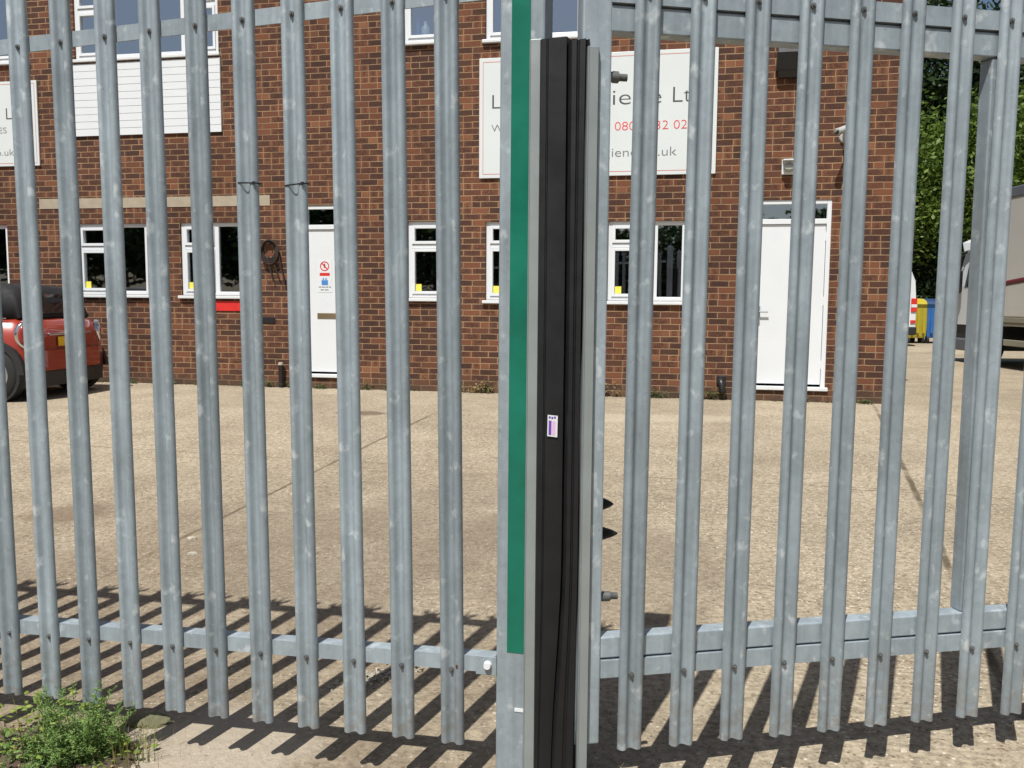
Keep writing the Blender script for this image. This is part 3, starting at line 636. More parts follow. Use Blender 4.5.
ep = MB().box(-KE-.10, -KE, -.01, .09, -.35, H+1.0, .006).build('end_post', M['galv_flat'], LP)
# fixing plate and bolt where the bottom rail meets the post
fp = MB().box(.085, .146, -.006, -.0005, zbm(-.1)-.040, zbm(-.1)+.016, .0015).build('fixing_plate', M['galv_flat'], LP)
MB().tube((.121, -.006, H-1.056), (.121, -.018, H-1.056), .0125, .010, 16).build('bolt_head', M['white'], fp)

# ------------------------------------------------------------------ gate post with the green stripe
GP = empty('gate_post', (-.1809, 2.495, 0), R(-13.5))
tag(GP, 'square galvanised gate post with green stripe and black rubber edge', 'post')
def leanbox(x0, x1, y0, y1, z0, z1, lean, bev=.003):
    m = MB().box(x0, x1, y0, y1, z0, z1, bev); m.v = [(x+lean*(z-H), y, z) for x, y, z in m.v]; return m
LN = .0015
leanbox(.1465, .270, -.004, .106, -.35, H+1.15, LN, .006).build('post_body', M['galv_flat'], GP)
leanbox(.1790, .2310, -.0055, -.0042, H-1.012, H+1.10, LN, 0).build('green_stripe', M['green'], GP)
ch = MB()
for a, b_, c, d in ((.2315, .2655, -.016, -.0045), (.2315, .2345, -.0175, -.0161)):
    q = leanbox(a, b_, c, d, .03, H+.69, LN, .0015); ch.add(q.v, q.f)
ch.build('edge_channel', M['alu'], GP)
wt = leanbox(.203, .229, -.0062, -.0042, H-1.187, H-1.177, LN, 0).build('paint_mark', M['white'], GP)
# rubber strips ------------------------------------------------------
def rubber(x0f, x1f, z0, z1, ribs, ybase, depth, name, parent, n=26):
    rows = []
    for i in range(n+1):
        z = z0+(z1-z0)*i/n; a, b_ = x0f(z), x1f(z); r = []
        for t, y in ribs: r.append((a+(b_-a)*t, ybase-y+.0015*math.sin(z*9+t*5), z+(.006*(t-.5) if i == n else 0)))
        r += [(b_, ybase+depth, z), (a, ybase+depth, z)]; rows.append(r)
    m = MB().loft(rows, True, True, True); o = m.build(name, M['rubber'], parent)
    try: o.data.set_sharp_from_angle(angle=R(35))
    except Exception: pass
    return o
ribL = [(0, 0), (.0, .014), (.03, .0205), (.20, .0215), (.225, .0195), (.25, .0195), (.28, .024), (.55, .0255), (.88, .025), (.93, .018), (.97, .006), (1., 0)]
ribR = [(0, 0), (.06, .012), (.14, .020), (.36, .022), (.42, .018), (.47, .0175), (.53, .021), (.78, .022), (.84, .010), (.88, .008), (.92, .012), (1., .010), (1.001, 0)]
RB = empty('tmp_ref', (0, 0, 0)); bpy.data.objects.remove(RB)
def seam(z):
    zr = z-H; t = max(0., min(1., (-.70-zr)/.65)); return .1455-.0045*max(0, zr)-.026*t*t*(3-2*t)
GPi = (Matrix.Translation((-.1809, 2.495, 0)) @ Matrix.Rotation(R(-13.5), 4, 'Z')).inverted()
rl = rubber(lambda z: .0690, lambda z: seam(z)+.004, .03, H+.684, ribL, 2.410, .05, 'rubber_edge', None)
rl.parent = GP; rl.matrix_parent_inverse = GPi
# sticker on the rubber
stk = empty('s', (0, 0, 0)); bpy.data.objects.remove(stk)
rst = MB().add([(.097, 2.3800, H-0.3719), (.1245, 2.3800, H-0.3755), (.1255, 2.3800, H-0.3161), (.098, 2.3800, H-0.3134)], [(0, 1, 2, 3)]); sk = rst.build('sticker', M['white'], rl, fix=False); sk.matrix_parent_inverse = Matrix()
MB().add([(.1005, 2.3796, H-0.3683), (.108, 2.3796, H-0.3692), (.1085, 2.3796, H-0.3296), (.101, 2.3796, H-0.3287)], [(0, 1, 2, 3)]).build('purple_bar', M['purple'], rl, fix=False)
pk = MB().add([(.1095, 2.3796, H-0.3683), (.119, 2.3796, H-0.3701), (.1195, 2.3796, H-0.3314), (.110, 2.3796, H-0.3305)], [(0, 1, 2, 3)])
pk.build('pink_print', M['pink'], rl, fix=False)
pp = MB()
for a, z_ in ((.101, -.3235), (.108, -.325), (.115, -.324)): pp.add([(a, 2.3796, H+z_), (a+.005, 2.3796, H+z_), (a+.005, 2.3796, H+z_+.006), (a, 2.3796, H+z_+.006)], [(0, 1, 2, 3)])
pp.build('print_marks', M['purple'], rl, fix=False)

# ------------------------------------------------------------------ right gate leaf  (local X = k)
GT = empty('palisade_gate', (.3486, 2.397, 0), R(11.))
tag(GT, 'galvanised palisade gate leaf right of the black rubber strip, with boxed rails', 'gate', 'palisade panels')
NR = 13; KR = NR*.155+.02
# stile
leanbox(-.174, -.094, .004, .062, H-1.252, H+1.05, .002, .005).build('stile', M['galv_flat'], GT)
sc_ = MB()
for a, b_, c, d in ((-.163, -.134, -.012, .0035), (-.163, -.160, -.0135, -.0121)):
    q = leanbox(a, b_, c, d, .04, H+.655, .0015, .0015); sc_.add(q.v, q.f)
sc_.build('edge_channel', M['alu'], GT)
leanbox(-.1338, -.1312, -.004, .0038, .04, H+.655, .0015, 0).build('gap_shade_strip', M['rubber'], GT)  # black strip standing in for the shaded gap between channel and stile
RZ = lambda z: H+z
MB().box(-.096, KR, .006, .056, RZ(-1.003), RZ(-.942), .004).build('box_rail', M['galv_flat'], GT)
MB().box(-.096, KR, .006, .056, RZ(.700), RZ(.768), .004).build('box_rail', M['galv_flat'], GT)
MB().box(-.096, KR, .0, .006, RZ(-1.058), RZ(-1.008)).box(-.096, KR, .006, .052, RZ(-1.014), RZ(-1.008)).build('angle_rail', M['galv_flat'], GT)
MB().box(-.096, KR, .0, .006, RZ(.773), RZ(.826)).box(-.096, KR, .006, .052, RZ(.773), RZ(.779)).build('angle_rail', M['galv_flat'], GT)
MB().box(1.046, 1.096, .010, .060, RZ(-.9415), RZ(.6995), .004).build('frame_post', M['galv_flat'], GT)
for n in range(NR):
    k = .155*n
    pale(GT, k-.010, H-1.268+random.uniform(-.003, .003), [H-1.050, H+.799], .0065+random.uniform(-.0015, .0015), random.uniform(-.03, .03))
MB().box(KR, KR+.08, .0, .062, H-1.25, H+1.05, .005).build('stile', M['galv_flat'], GT)
GTi = (Matrix.Translation((.3486, 2.397, 0)) @ Matrix.Rotation(R(11.), 4, 'Z')).inverted()
rr_ = rubber(lambda z: seam(z), lambda z: .1925+.006*max(0, z-H), .05, H+.672, ribR, 2.378, .07, 'rubber_edge', None)
rr_.parent = GT; rr_.matrix_parent_inverse = GTi
# adjuster studs beside the stile
for z_ in (.590, -.832):
    a = MB(); a.tube((-.094, .030, H+z_), (-.082, .030, H+z_),   .014, .014, 20); s_ = a.build('adjuster_stud', M['bolt'], GT)
    MB().tube((-.082, .030, H+z_), (-.066, .030, H+z_), .0155, .0155, 6).build('nut', M['bolt'], s_)
    t_ = MB()
    for i in range(6): t_.tube((-.066+i*.0038, .030, H+z_), (-.0641+i*.0038, .030, H+z_), .0105, .0088, 12); t_.tube((-.0641+i*.0038, .030, H+z_), (-.0622+i*.0038, .030, H+z_), .0088, .0105, 12)
    t_.build('thread', M['bolt'], s_)
# black block with two pointed prongs on the rear of the stile
lk = MB(); lk.box(-.122, -.094, .063, .100, H-.70, H-.55, .004); lo = lk.build('pronged_block', M['black'], GT)
for zc, ln_ in ((-.578, .052), (-.664, .066)):
    rg = []
    for i in range(9):
        t = i/8; w = .0245*max(.02, 1-t)**.62; xx = -.094+ln_*t
        rg.append([(xx, .082+w*.55*math.cos(a), H+zc-.003*t+w*math.sin(a)) for a in [2*math.pi*j/12 for j in range(12)]])
    MB().loft(rg).build('prong', M['black'], lo)

# ------------------------------------------------------------------ cable ties round two pales
def cable_tie(k, z, tilt, label):
    p = empty('cable_tie', (0, 0, 0)); m = Matrix.Translation((-.1809, 2.495, 0)) @ Matrix.Rotation(R(-13.5), 4, 'Z')
    p.location = m @ Vector((-k, -.0035, z)); p.rotation_euler = (0, 0, R(-13.5)); tag(p, label, 'cable tie', 'black ties round the left pales')
    t = MB(); pts = [(-.0365, .006), (-.0365, -.004), (-.033, -.0115), (-.025, -.0172), (.0, -.0178), (.025, -.0172), (.033, -.0115), (.0365, -.004), (.0365, .006)]
    rg = [[(x, y, tilt*x-.002), (x*.96, y*.9, tilt*x-.002), (x*.96, y*.9, tilt*x+.002), (x, y, tilt*x+.002)] for x, y in pts]
    rg = rg+[rg[0]]
    t.loft(rg, False, True, False); t.build('strap', M['tie'], p)
    MB().box(.022, .031, -.0215, -.0165, tilt*.026-.0035, tilt*.026+.0045, .001).build('tie_head', M['tie'], p)
cable_tie(.1545*4-.004, H+.333, -.03, 'black cable tie round the fifth pale left of the striped post')
cable_tie(.1545*3-.004, H+.325, .09, 'black cable tie with raised right end, fourth pale left of the striped post')

# ------------------------------------------------------------------ red car
CAR = empty('parked_car', (0, 0, 0)); hd_ = Vector((-.995, .09, 0)).normalized(); lf_ = Vector((-hd_.y, hd_.x, 0))
tag(CAR, 'red hatchback with black roof parked by the wall at the left edge', 'car')
rw = Vector((-5.81, 9.83, 0))                     # near rear wheel contact
CAR.location = rw-lf_*.80+Vector((0, 0, gz(-5.7, 10.3))); CAR.rotation_euler = (0, 0, math.atan2(hd_.y, hd_.x))
# local: x forward from the rear axle, y left (towards camera), z up
def section(x, zb, ztp, wb, wm, wt_, zm=.45, n=5):
    """closed ring, symmetric"""
    pts = [(wb*.7, zb), (wb, zb+.05), (wm*.99, zb+.5*(zm-zb)), (wm, zm), (wm*.995, zm+.5*(ztp-zm)), (wt_+.02, ztp-.055), (wt_*.93, ztp-.008), (wt_*.6, ztp), (0, ztp+.01)]
    ring = [(x, y, z) for y, z in pts]+[(x, -y, z) for y, z in pts[:-1][::-1]]
    return ring+[(x, 0, zb)]
body = [(-.55, .34, .60, .36, .44, .36), (-.545, .28, .72, .50, .60, .50), (-.51, .24, .80, .60, .70, .60), (-.42, .21, .89, .68, .785, .69), (-.28, .20, .935, .73, .83, .745), (.1, .20, .945, .75, .842, .77), (.8, .19, .94, .76, .842, .78), (1.6, .19, .935, .76, .842, .78),
        (2.1, .20, .93, .75, .838, .76), (2.6, .22, .90, .74, .825, .70), (2.95, .24, .84, .68, .76, .62), (3.10, .28, .72, .52, .62, .5), (3.14, .34, .62, .38, .48, .4)]
sx_r = lambda x: x*.76 if x < 0 else x
MB().loft([section(sx_r(b_[0]), *b_[1:]) for b_ in body]).build('body', M['carred'], CAR)
lowb = [((x*.76-.012) if x < 0 else x, .15, .34, wb*1.0+.03, wm+.012, wm*.995) for x, zb, zt_, wb, wm, wt2 in body[1:-1]]
MB().loft([[(x, y, z) for y, z in ((-wm, zb), (-wm, zt_), (wm, zt_), (wm, zb))] for x, zb, zt_, wb, wm, wt2 in lowb], smooth=False).build('lower_trim', M['carblack'], CAR)
cab = [(-.30, .93, .95, .66, .66), (-.24, .93, 1.18, .70, .62), (-.15, .93, 1.345, .72, .595), (.05, .93, 1.395, .735, .59), (.6, .93, 1.41, .74, .595), (1.2, .93, 1.395, .74, .59), (1.48, .93, 1.33, .73, .575), (1.80, .93, 1.10, .71, .63), (2.0, .93, .95, .69, .66)]
MB().loft([[(x, y, z) for y, z in ((wb, zb), (wt_+.03, zb+.75*(zt_-zb)), (wt_, zt_-.03), (wt_*.85, zt_), (0, zt_+.015), (-wt_*.85, zt_), (-wt_, zt_-.03), (-wt_-.03, zb+.75*(zt_-zb)), (-wb, zb))] for x, zb, zt_, wb, wt_ in [(a*(.85 if a < 0 else 1), b_, .93+(c-.93)*.83, d, e) for a, b_, c, d, e in cab]]).build('cabin', M['softtop'], CAR)
# glazing: rear screen and side glass, set just proud
MB().add([(-.262, .50, .985), (-.262, -.50, .985), (-.178, -.48, 1.21), (-.178, .48, 1.21)], [(0, 1, 2, 3)]).build('rear_screen', M['cglass'], CAR)
MB().add([(.35, .738, .97), (1.55, .738, .97), (1.35, .655, 1.235), (.42, .655, 1.25)], [(0, 1, 2, 3)]).build('side_window', M['cglass'], CAR)
MB().box(-.16, 1.95, .765, .778, .932, .944).build('belt_trim', M['chrome'], CAR)
def ell(cy, cz, ry, rz, x, n=18): return [(x, cy+ry*math.cos(2*math.pi*i/n), cz+rz*math.sin(2*math.pi*i/n)) for i in range(n)]
for s_ in (1, -1):
    def ov(d, k, s_=s_):                            # oval wrapped round the rear corner
        r = []
        for i in range(20):
            a = 2*math.pi*i/20; u = .085*k*math.cos(a); vv_ = .13*k*math.sin(a); ang = R(38)
            r.append((-.335-d*math.cos(ang)+u*math.sin(ang)*1.0, s_*(.735+d*math.sin(ang)+u*math.cos(ang)), .745+vv_))
        return r
    tl = MB().loft([ov(-.04, 1.15), ov(.022, 1.15), ov(.026, 1.0)]).build('tail_light', M['chrome'], CAR)
    MB().loft([ov(.0, .9), ov(.032, .88), ov(.040, .6)]).build('lens', M['tail'], tl)
MB().box(-.438, -.40, -.42, .42, .735, .762, .006).build('boot_handle', M['chrome'], CAR)
pl_ = MB().box(-.440, -.426, -.26, .26, .605, .715, .003).build('number_plate', M['plate'], CAR)
MB().loft([[(-.30, -.80, z), (-.40, -.72, z), (-.462, -.50, z), (-.475, 0, z), (-.462, .50, z), (-.40, .72, z), (-.30, .80, z), (-.2, .80, z), (-.2, -.80, z)] for z in (.335, .36, .545, .565)]).build('rear_bumper', M['carred'], CAR)
for y0, y1, z0, z1 in ((.10, .12, .625, .695), (.05, .12, .625, .642)): MB().box(-.4418, -.4405, y0, y1, z0, z1).build('plate_mark', M['carblack'], pl_)
MB().loft([[(-.28, -.78, z), (-.38, -.68, z), (-.44, -.45, z), (-.45, 0, z), (-.44, .45, z), (-.38, .68, z), (-.28, .78, z), (-.1, .78, z), (-.1, -.78, z)] for z in (.20, .325)]).build('diffuser', M['carblack'], CAR)
MB().tube((-.47, .12, .25), (-.40, .12, .25), .033, .033, 14).build('exhaust', M['chrome'], CAR)
def arch(x, s_):
    a = MB(); rg = []
    for i in range(17):
        t = math.pi*i/16; rg.append([(x+r*math.cos(t), s_*y, .31+r*math.sin(t)) for r, y in ((.325, .80), (.325, .868), (.395, .862), (.395, .80))])
    a.loft(rg, True, True, False); return a.build('wheel_arch', M['carblack'], CAR)
for x in (0., 2.47):
    for s_ in (1, -1):
        arch(x, s_)
        MB().loft([[(x+.335*math.cos(2*math.pi*i/24), s_*y, .31+.335*math.sin(2*math.pi*i/24)) for i in range(24)] for y in (.70, .8445)]).build('wheel_well', M['carblack'], CAR)
        w = MB(); n = 28
        rg = []
        for y, r in ((.64, .20), (.65, .285), (.67, .305), (.835, .305), (.858, .285), (.860, .20)):
            rg.append([(x+r*math.cos(2*math.pi*i/n), s_*y, .305+r*math.sin(2*math.pi*i/n)) for i in range(n)])
        wh = w.loft(rg).build('wheel', M['tyre'], CAR)
        rm = MB(); rm.loft([[(x+r*math.cos(2*math.pi*i/n), s_*y, .305+r*math.sin(2*math.pi*i/n)) for i in range(n)] for y, r in ((.856, .205), (.868, .20), (.864, .175), (.848, .165))])
        for i in range(10):
            a = 2*math.pi*i/10; c_, q_ = math.cos(a), math.sin(a)
            rm.tube((x+.03*c_, s_*.864, .305+.03*q_), (x+.175*c_, s_*.860, .305+.175*q_), .018, .012, 6)
        rm.tube((x, s_*.85, .305), (x, s_*.872, .305), .045, .04, 12)
        rm.build('rim', M['alloy'], wh)
mr = MB().box(1.52, 1.66, -.99, -.84, .93, 1.06, .03).build('mirror', M['carblack'], CAR)

# ------------------------------------------------------------------ lorry
TR = empty('box_lorry', (8.88, 17.8, .23), R(-2.)); tag(TR, 'white box lorry with maroon stripe on its side, at the right edge', 'lorry')
# local: y towards camera is negative; x right; near side plane at x=0, front (cab) at y=0 pointing away
MB().box(.0, 2.4, -9.6, -1.62, .93, 3.12, .02).build('cargo_box', M['trucks'], TR)
MB().box(-.012, 2.41, -9.62, -1.60, 3.03, 3.22, .02).build('roof_rail', M['truckr'], TR)
MB().box(-.02, 2.42, -9.62, -1.62, .77, .925, .006).box(-.03, -.021, -9.62, -1.62, .84, .855).build('side_sill', M['tsill'], TR)
MB().box(-.006, .03, -8.8, -2.0, .42, .53, .01).build('side_guard', M['tsill'], TR)
st_ = MB(); rg = []
for i in range(20):
    y = -1.70-i*.4; z = 1.50+.10*(1-math.exp(-i/3.))+.012*i; rg.append([(-.003, y, z-.045), (-.003, y, z+.045), (-.001, y, z+.045), (-.001, y, z-.045)])
st_.loft(rg); st_.build('stripe', M['maroon'], TR)
MB().box(.9, 1.5, -9.4, -.3, .5, .8).build('chassis', M['carblack'], TR)
cabr = lambda y, x0, z0, z1: [(x0, y, z0), (x0-.0, y, 1.5), (x0+.08, y, z1-.15), (x0+.22, y, z1), (2.1-x0, y, z1), (2.22-x0, y, z1-.15), (2.3-x0, y, 1.5), (2.3-x0, y, z0)]
MB().loft([cabr(-1.52, .04, .75, 2.35), cabr(-.5, .04, .75, 2.42), cabr(-.15, .04, .75, 2.30), cabr(.06, .08, .75, 1.55), cabr(.10, .14, .75, 1.3)], smooth=False).build('cab', M['white'], TR)
MB().add([(.034, -1.25, 1.52), (.034, -.35, 1.48), (.10, -.42, 2.1), (.11, -1.2, 2.15)], [(0, 1, 2, 3)]).build('cab_window', M['cglass'], TR)
MB().box(.08, 2.2, -1.5, .05, .45, .749, .02).build('lower_cab', M['carblack'], TR)
MB().box(.02, 2.26, -.55, .12, .24, .48, .03).build('bumper', M['tgrey'], TR)
mi = MB().box(-.22, -.02, -.42, -.27, 1.36, 1.82, .05); mi.box(-.20, -.03, -.40, -.28, 1.86, 2.12, .04); mi.tube((.06, -.34, 2.16), (-.12, -.34, 2.14), .02); mi.tube((-.12, -.34, 2.14), (-.12, -.34, 1.4), .02); mi.build('mirror', M['black'], TR)
MB().add([(.10, -1.0, 2.30), (.02, -.30, 2.18), (.05, -.15, 2.36), (.24, -.9, 2.55)], [(0, 1, 2, 3)]).build('wind_deflector', M['white'], TR)
for y in (-.95, -7.2):
    for x in (.12, 2.05):
        wv_ = MB(); n = 26; wv_.loft([[(x+d, y+r*math.cos(2*math.pi*i/n), .42+r*math.sin(2*math.pi*i/n)) for i in range(n)] for d, r in ((0, .26), (.0, .40), (.03, .42), (.22, .42), (.25, .40), (.25, .26))]); w_ = wv_.build('wheel', M['tyre'], TR)
        MB().tube((x+.02, y, .42), (x-.01, y, .42), .22, .10, 20).build('rim', M['alloy'], w_)

# ------------------------------------------------------------------ white van
VN = empty('white_van', (9.84, 23.6, .23)); tag(VN, 'white van half hidden behind the right corner of the brick building', 'van')
def vring(y, w, z0, z1): return [(-w, y, z0), (-w, y, 1.1), (-w+.05, y, z1-.25), (-w+.16, y, z1), (w-.16, y, z1), (w-.05, y, z1-.25), (w, y, 1.1), (w, y, z0)]
MB().loft([vring(0, .94, .32, 1.93), vring(.06, .97, .30, 1.99), (vring(3.2, .97, .30, 2.0)), vring(3.9, .95, .30, 1.75), vring(4.7, .9, .32, 1.1)], smooth=False).build('body', M['white'], VN)
for s_ in (1, -1):
    t = MB().box(s_*.80, s_*.955, -.03, .05, .92, 1.28, .01).build('tail_light', M['red'], VN); MB().box(s_*.80, s_*.955, -.034, .03, 1.04, 1.12, .005).build('lens', M['white'], t)
    MB().box(s_*.04, s_*.74, -.012, -.002, 1.25, 1.75, .004).build('rear_window', M['cglass'], VN)
    MB().box(s_*.80, s_*.93, -.025, -.002, .62, .70).build('reflector', M['red'], VN)
MB().box(-.95, .95, -.08, .06, .30, .52, .03).build('bumper', M['carblack'], VN)
for y in (.8, 3.9):
    for s_ in (1, -1): MB().tube((s_*.75, y, .32), (s_*.93, y, .32), .32, .32, 22).build('wheel', M['tyre'], VN)

# ------------------------------------------------------------------ bins
def bin_(x, y, rz, body, lid, label, w=1.0):
    b_ = empty('wheelie_bin', (x, y, .23), rz); tag(b_, label, 'bin', 'large bins by the van')
    rg = [[(sx_*w*.5*k, sy_*.40*k2, z) for sx_, sy_ in ((-1, -1), (1, -1), (1, 1), (-1, 1))] for k, k2, z in ((.84, .80, .16), (.88, .84, .22), (.99, .98, 1.05), (1.04, 1.04, 1.07), (1.04, 1.04, 1.12))]
    o = MB().loft(rg, smooth=False).build('tub', body, b_)
    rb_ = MB()
    for i in range(3): xx = (-.28+.28*i)*w; rb_.box(xx-.03, xx+.03, -.395, -.36, .3, 1.0)
    rb_.build('ribs', body, b_)
    lr = []
    for i in range(7):
        t = i/6; a = math.pi*t; lr.append([(-.53*w, -.44*math.cos(a), 1.125+.16*math.sin(a)), (.53*w, -.44*math.cos(a), 1.125+.16*math.sin(a)), (.53*w, -.44*math.cos(a), 1.12), (-.53*w, -.44*math.cos(a), 1.12)])
    MB().loft(lr, smooth=False).build('lid', lid, b_)
    for sx_ in (-1, 1):
        for sy_ in (-1, 1): MB().tube((sx_*w*.36-.03, sy_*.25, .09), (sx_*w*.36+.03, sy_*.25, .09), .09, .09, 16).build('wheel', M['tyre'], b_)
bin_(11.56, 25.6, R(6), M['binyel'], M['binyel'], 'yellow wheeled bin between the white van and the blue bin', .62)
bin_(12.20, 25.6, R(-2), M['binblue'], M['bindark'], 'blue wheeled bin with dark lid right of the yellow bin', .68)

# ------------------------------------------------------------------ trees
def leaf_cloud(mb, c, rx, ry, rz, n, size, seed, shell=.55):
    rnd = random.Random(seed)
    cl = []
    for _ in range(max(10, n//110)):
        u = Vector((rnd.gauss(0, 1), rnd.gauss(0, 1), rnd.gauss(0, 1))).normalized(); q = rnd.uniform(shell, 1.03)
        cl.append(Vector((u.x*rx*q, u.y*ry*q, u.z*rz*q)))
    for _ in range(n):
        k = rnd.choice(cl); sg_ = .13*(rx+rz)/2+.18
        p = Vector(c)+k+Vector((rnd.gauss(0, sg_), rnd.gauss(0, sg_), rnd.gauss(0, sg_*.6)))
        a = Vector((rnd.gauss(0, 1), rnd.gauss(0, 1), rnd.gauss(0, .6))).normalized(); b_ = a.cross(Vector((rnd.gauss(0, 1), rnd.gauss(0, 1), rnd.gauss(0, 1)))).normalized()
        s_ = size*rnd.uniform(.6, 1.35)
        mb.add([p-a*s_, p+b_*s_*.5, p+a*s_, p-b_*s_*.5], [(0, 1, 2, 3)])
def tree(x, y, h, rx, rz, n, size, mat, seed, label, zc=None, group=None, ry=None):
    t = empty('tree', (x, y, .2)); tag(t, label, 'tree', group)
    zc = zc or h-rz
    tr = MB(); rnd = random.Random(seed+5)
    pts = [(0, 0, -.1), (.05, .03, h*.2), (-.06, .05, h*.45), (.02, 0, h*.8)]; tr.path(pts, [.26, .2, .15, .05], 10)
    for i in range(9):
        a = rnd.uniform(0, 6.28); z0 = h*rnd.uniform(.22, .6); l = rx*rnd.uniform(.5, .9)
        tr.path([(0, 0, z0), (l*.5*math.cos(a), l*.5*math.sin(a), z0+l*.35), (l*math.cos(a), l*math.sin(a), z0+l*.8)], [.09, .06, .02], 7)
    tr.build('trunk', M['bark'], t)
    cr = MB(); leaf_cloud(cr, (0, 0, zc), rx, ry or rx*.8, rz, n, size, seed); o = cr.build('crown', mat, t, fix=False); return t
G2 = 'trees behind the yard'
tree(12.2, 30.5, 8.0, 2.7, 2.9, 21000, .09, M['leafA'], 1, 'bright green leafy tree above the yellow and blue bins', group=G2)
tree(16.6, 29.8, 8.0, 2.8, 3.0, 21000, .09, M['leafA'], 2, 'bright green leafy tree just left of the lorry box top', group=G2)
tree(21.5, 31.0, 8.8, 3.0, 4.3, 14000, .11, M['leafA'], 3, 'green leafy tree rising behind the lorry box', group=G2)
tree(13.4, 36.0, 15.6, 4.4, 6.8, 26000, .15, M['leafB'], 4, 'tall dark tree beside the top right corner of the building', group=G2)
tree(19.0, 36.5, 12.6, 3.6, 6.0, 20000, .15, M['leafB'], 5, 'tall dark tree behind the bright trees, near the gate post', group=G2)
tree(24.6, 37.5, 15.5, 4.0, 6.6, 14000, .17, M['leafB'], 6, 'tall dark tree at the top right corner of the view', group=G2)
# low dark hedge below the crowns
hg_ = MB()
for i in range(7): leaf_cloud(hg_, (9.+i*2.7, 0, 1.5), 1.9, 1.1, 1.7, 2600, .13, 40+i, .2)
ho = hg_.build('hedge', M['leafB'], None, fix=False); ho.location = (0, 30.2, .2); tag(ho, 'low dark hedge running behind the bins and lorry', 'hedge')
# trees across the road behind the viewer: they are what the windows mirror
src = None
for i, (x, y, s_) in enumerate([(-82, -34, 1.6), (-70, -40, 1.6), (-58, -38, 1.5), (-46, -36, 1.3), (-34, -33, 1.1), (-24, -36, 1.05), (-13.5, -36, .64), (-8.5, -37, .60), (0, -36, .66), (9, -38, .6), (19, -36, .5)]):
    if src is None: src = tree(0, 0, 11.5, 5.0, 5.3, 7000, .34, M['leafB'], 70, 'x'); t = src
    else:
        t = src.copy(); COL.objects.link(t)
        for c in src.children: cc_ = c.copy(); cc_.parent = t; COL.objects.link(cc_)
    t.location = (x, y, 0); t.scale = (s_, s_, s_*.9); t.rotation_euler = (0, 0, i*1.1); tag(t, 'dark leafy tree across the road behind the viewer', 'tree', 'trees mirrored in the windows')

# ------------------------------------------------------------------ weeds, soil, stones
def feather(mb, base, h, az, bend, rnd, w=.045):
    """feathery stem with fine side leaflets"""
    pts = []
    for i in range(9):
        t = i/8; pts.append(Vector(base)+Vector((math.cos(az)*bend*t*t, math.sin(az)*bend*t*t, h*t)))
    mb.path(pts, [.0018*(1-.6*i/8) for i in range(9)], 4)
    for i in range(1, 9):
        for s_ in range(6):
            a = rnd.uniform(0, 6.28); l = w*rnd.uniform(.5, 1.1)*(1.15-.7*i/8); p = pts[i].lerp(pts[i-1], rnd.random())
            d = Vector((math.cos(a), math.sin(a), rnd.uniform(.1, .8))).normalized(); q = d.cross(Vector((0, 0, 1))).normalized()*.0016
            mb.add([p-q, p+d*l, p+q], [(0, 1, 2)])
            for _ in range(3):
                u = rnd.uniform(.3, .9); pp_ = p+d*l*u; d2 = (d+Vector((rnd.gauss(0, .8), rnd.gauss(0, .8), rnd.gauss(0, .6)))).normalized(); q2 = d2.orthogonal().normalized()*.0016
                mb.add([pp_-q2, pp_+d2*l*.38, pp_+q2], [(0, 1, 2)])
def blade(mb, base, h, az, bend, w):
    side = Vector((-math.sin(az), math.cos(az), 0)); vs = []
    for i in range(6):
        t = i/5; c = Vector(base)+Vector((math.cos(az)*bend*t*t, math.sin(az)*bend*t*t, h*t*(1-.15*t))); ww = w*(1-t)**.8
        vs += [c-side*ww, c+side*ww]
    mb.add(vs, [(2*i, 2*i+1, 2*i+3, 2*i+2) for i in range(5)])
def broad(mb, base, l, az, el, w, rnd):
    d = Vector((math.cos(az)*math.cos(el), math.sin(az)*math.cos(el), math.sin(el))); s_ = Vector((-math.sin(az), math.cos(az), rnd.uniform(-.3, .3))); up = d.cross(s_)
    vs = [Vector(base)]
    for t, k in ((.25, .7), (.5, 1.), (.75, .75)): vs += [Vector(base)+d*l*t-s_*w*k, Vector(base)+d*l*t+up*.12*l, Vector(base)+d*l*t+s_*w*k]
    vs.append(Vector(base)+d*l-up*.1*l)
    mb.add(vs, [(0, 1, 2), (0, 2, 3), (1, 4, 5, 2), (2, 5, 6, 3), (4, 7, 8, 5), (5, 8, 9, 6), (7, 10, 8), (8, 10, 9)])
rnd = random.Random(3)
def gp(x, y): return Vector((x, y, gz(x, y)))
w1 = empty('feathery_weed', gp(-1.385, 2.69)); tag(w1, 'bushy feathery green weed growing at the foot of the leftmost pales', 'weed')
fm = MB()
for i in range(75):
    a = rnd.uniform(0, 6.28); r = .120*rnd.random()**.8; feather(fm, (r*math.cos(a)*1.15, r*math.sin(a)*.8, 0), (.27-r*.9)*rnd.uniform(.35, 1.05), a+rnd.uniform(-.5, .5), rnd.uniform(.02, .09), rnd)
fm.build('foliage', M['weed'], w1, fix=False)
w2 = empty('yellow_green_weed', gp(-1.545, 2.72)); tag(w2, 'yellow-green leafy weed at the bottom left corner', 'weed')
fm = MB()
for i in range(150):
    a = rnd.uniform(0, 6.28); r = .17*math.sqrt(rnd.random()); hh_ = rnd.uniform(.02, .21); broad(fm, (r*math.cos(a)*1.1+.03, r*math.sin(a)*.7, hh_*.9), rnd.uniform(.016, .032), a+rnd.uniform(-1, 1), rnd.uniform(-.2, .9), rnd.uniform(.005, .011), rnd)
for i in range(26):
    a = rnd.uniform(0, 6.28); r = .12*math.sqrt(rnd.random()); blade(fm, (r*math.cos(a), r*math.sin(a), 0), rnd.uniform(.10, .22), a, .05, .002)
fm.build('foliage', M['weedy'], w2, fix=False)
w3 = empty('grass_tuft', gp(-1.235, 2.70)); tag(w3, 'sparse grass tuft with thin seed stalks at the edge of the soil', 'grass')
fm = MB()
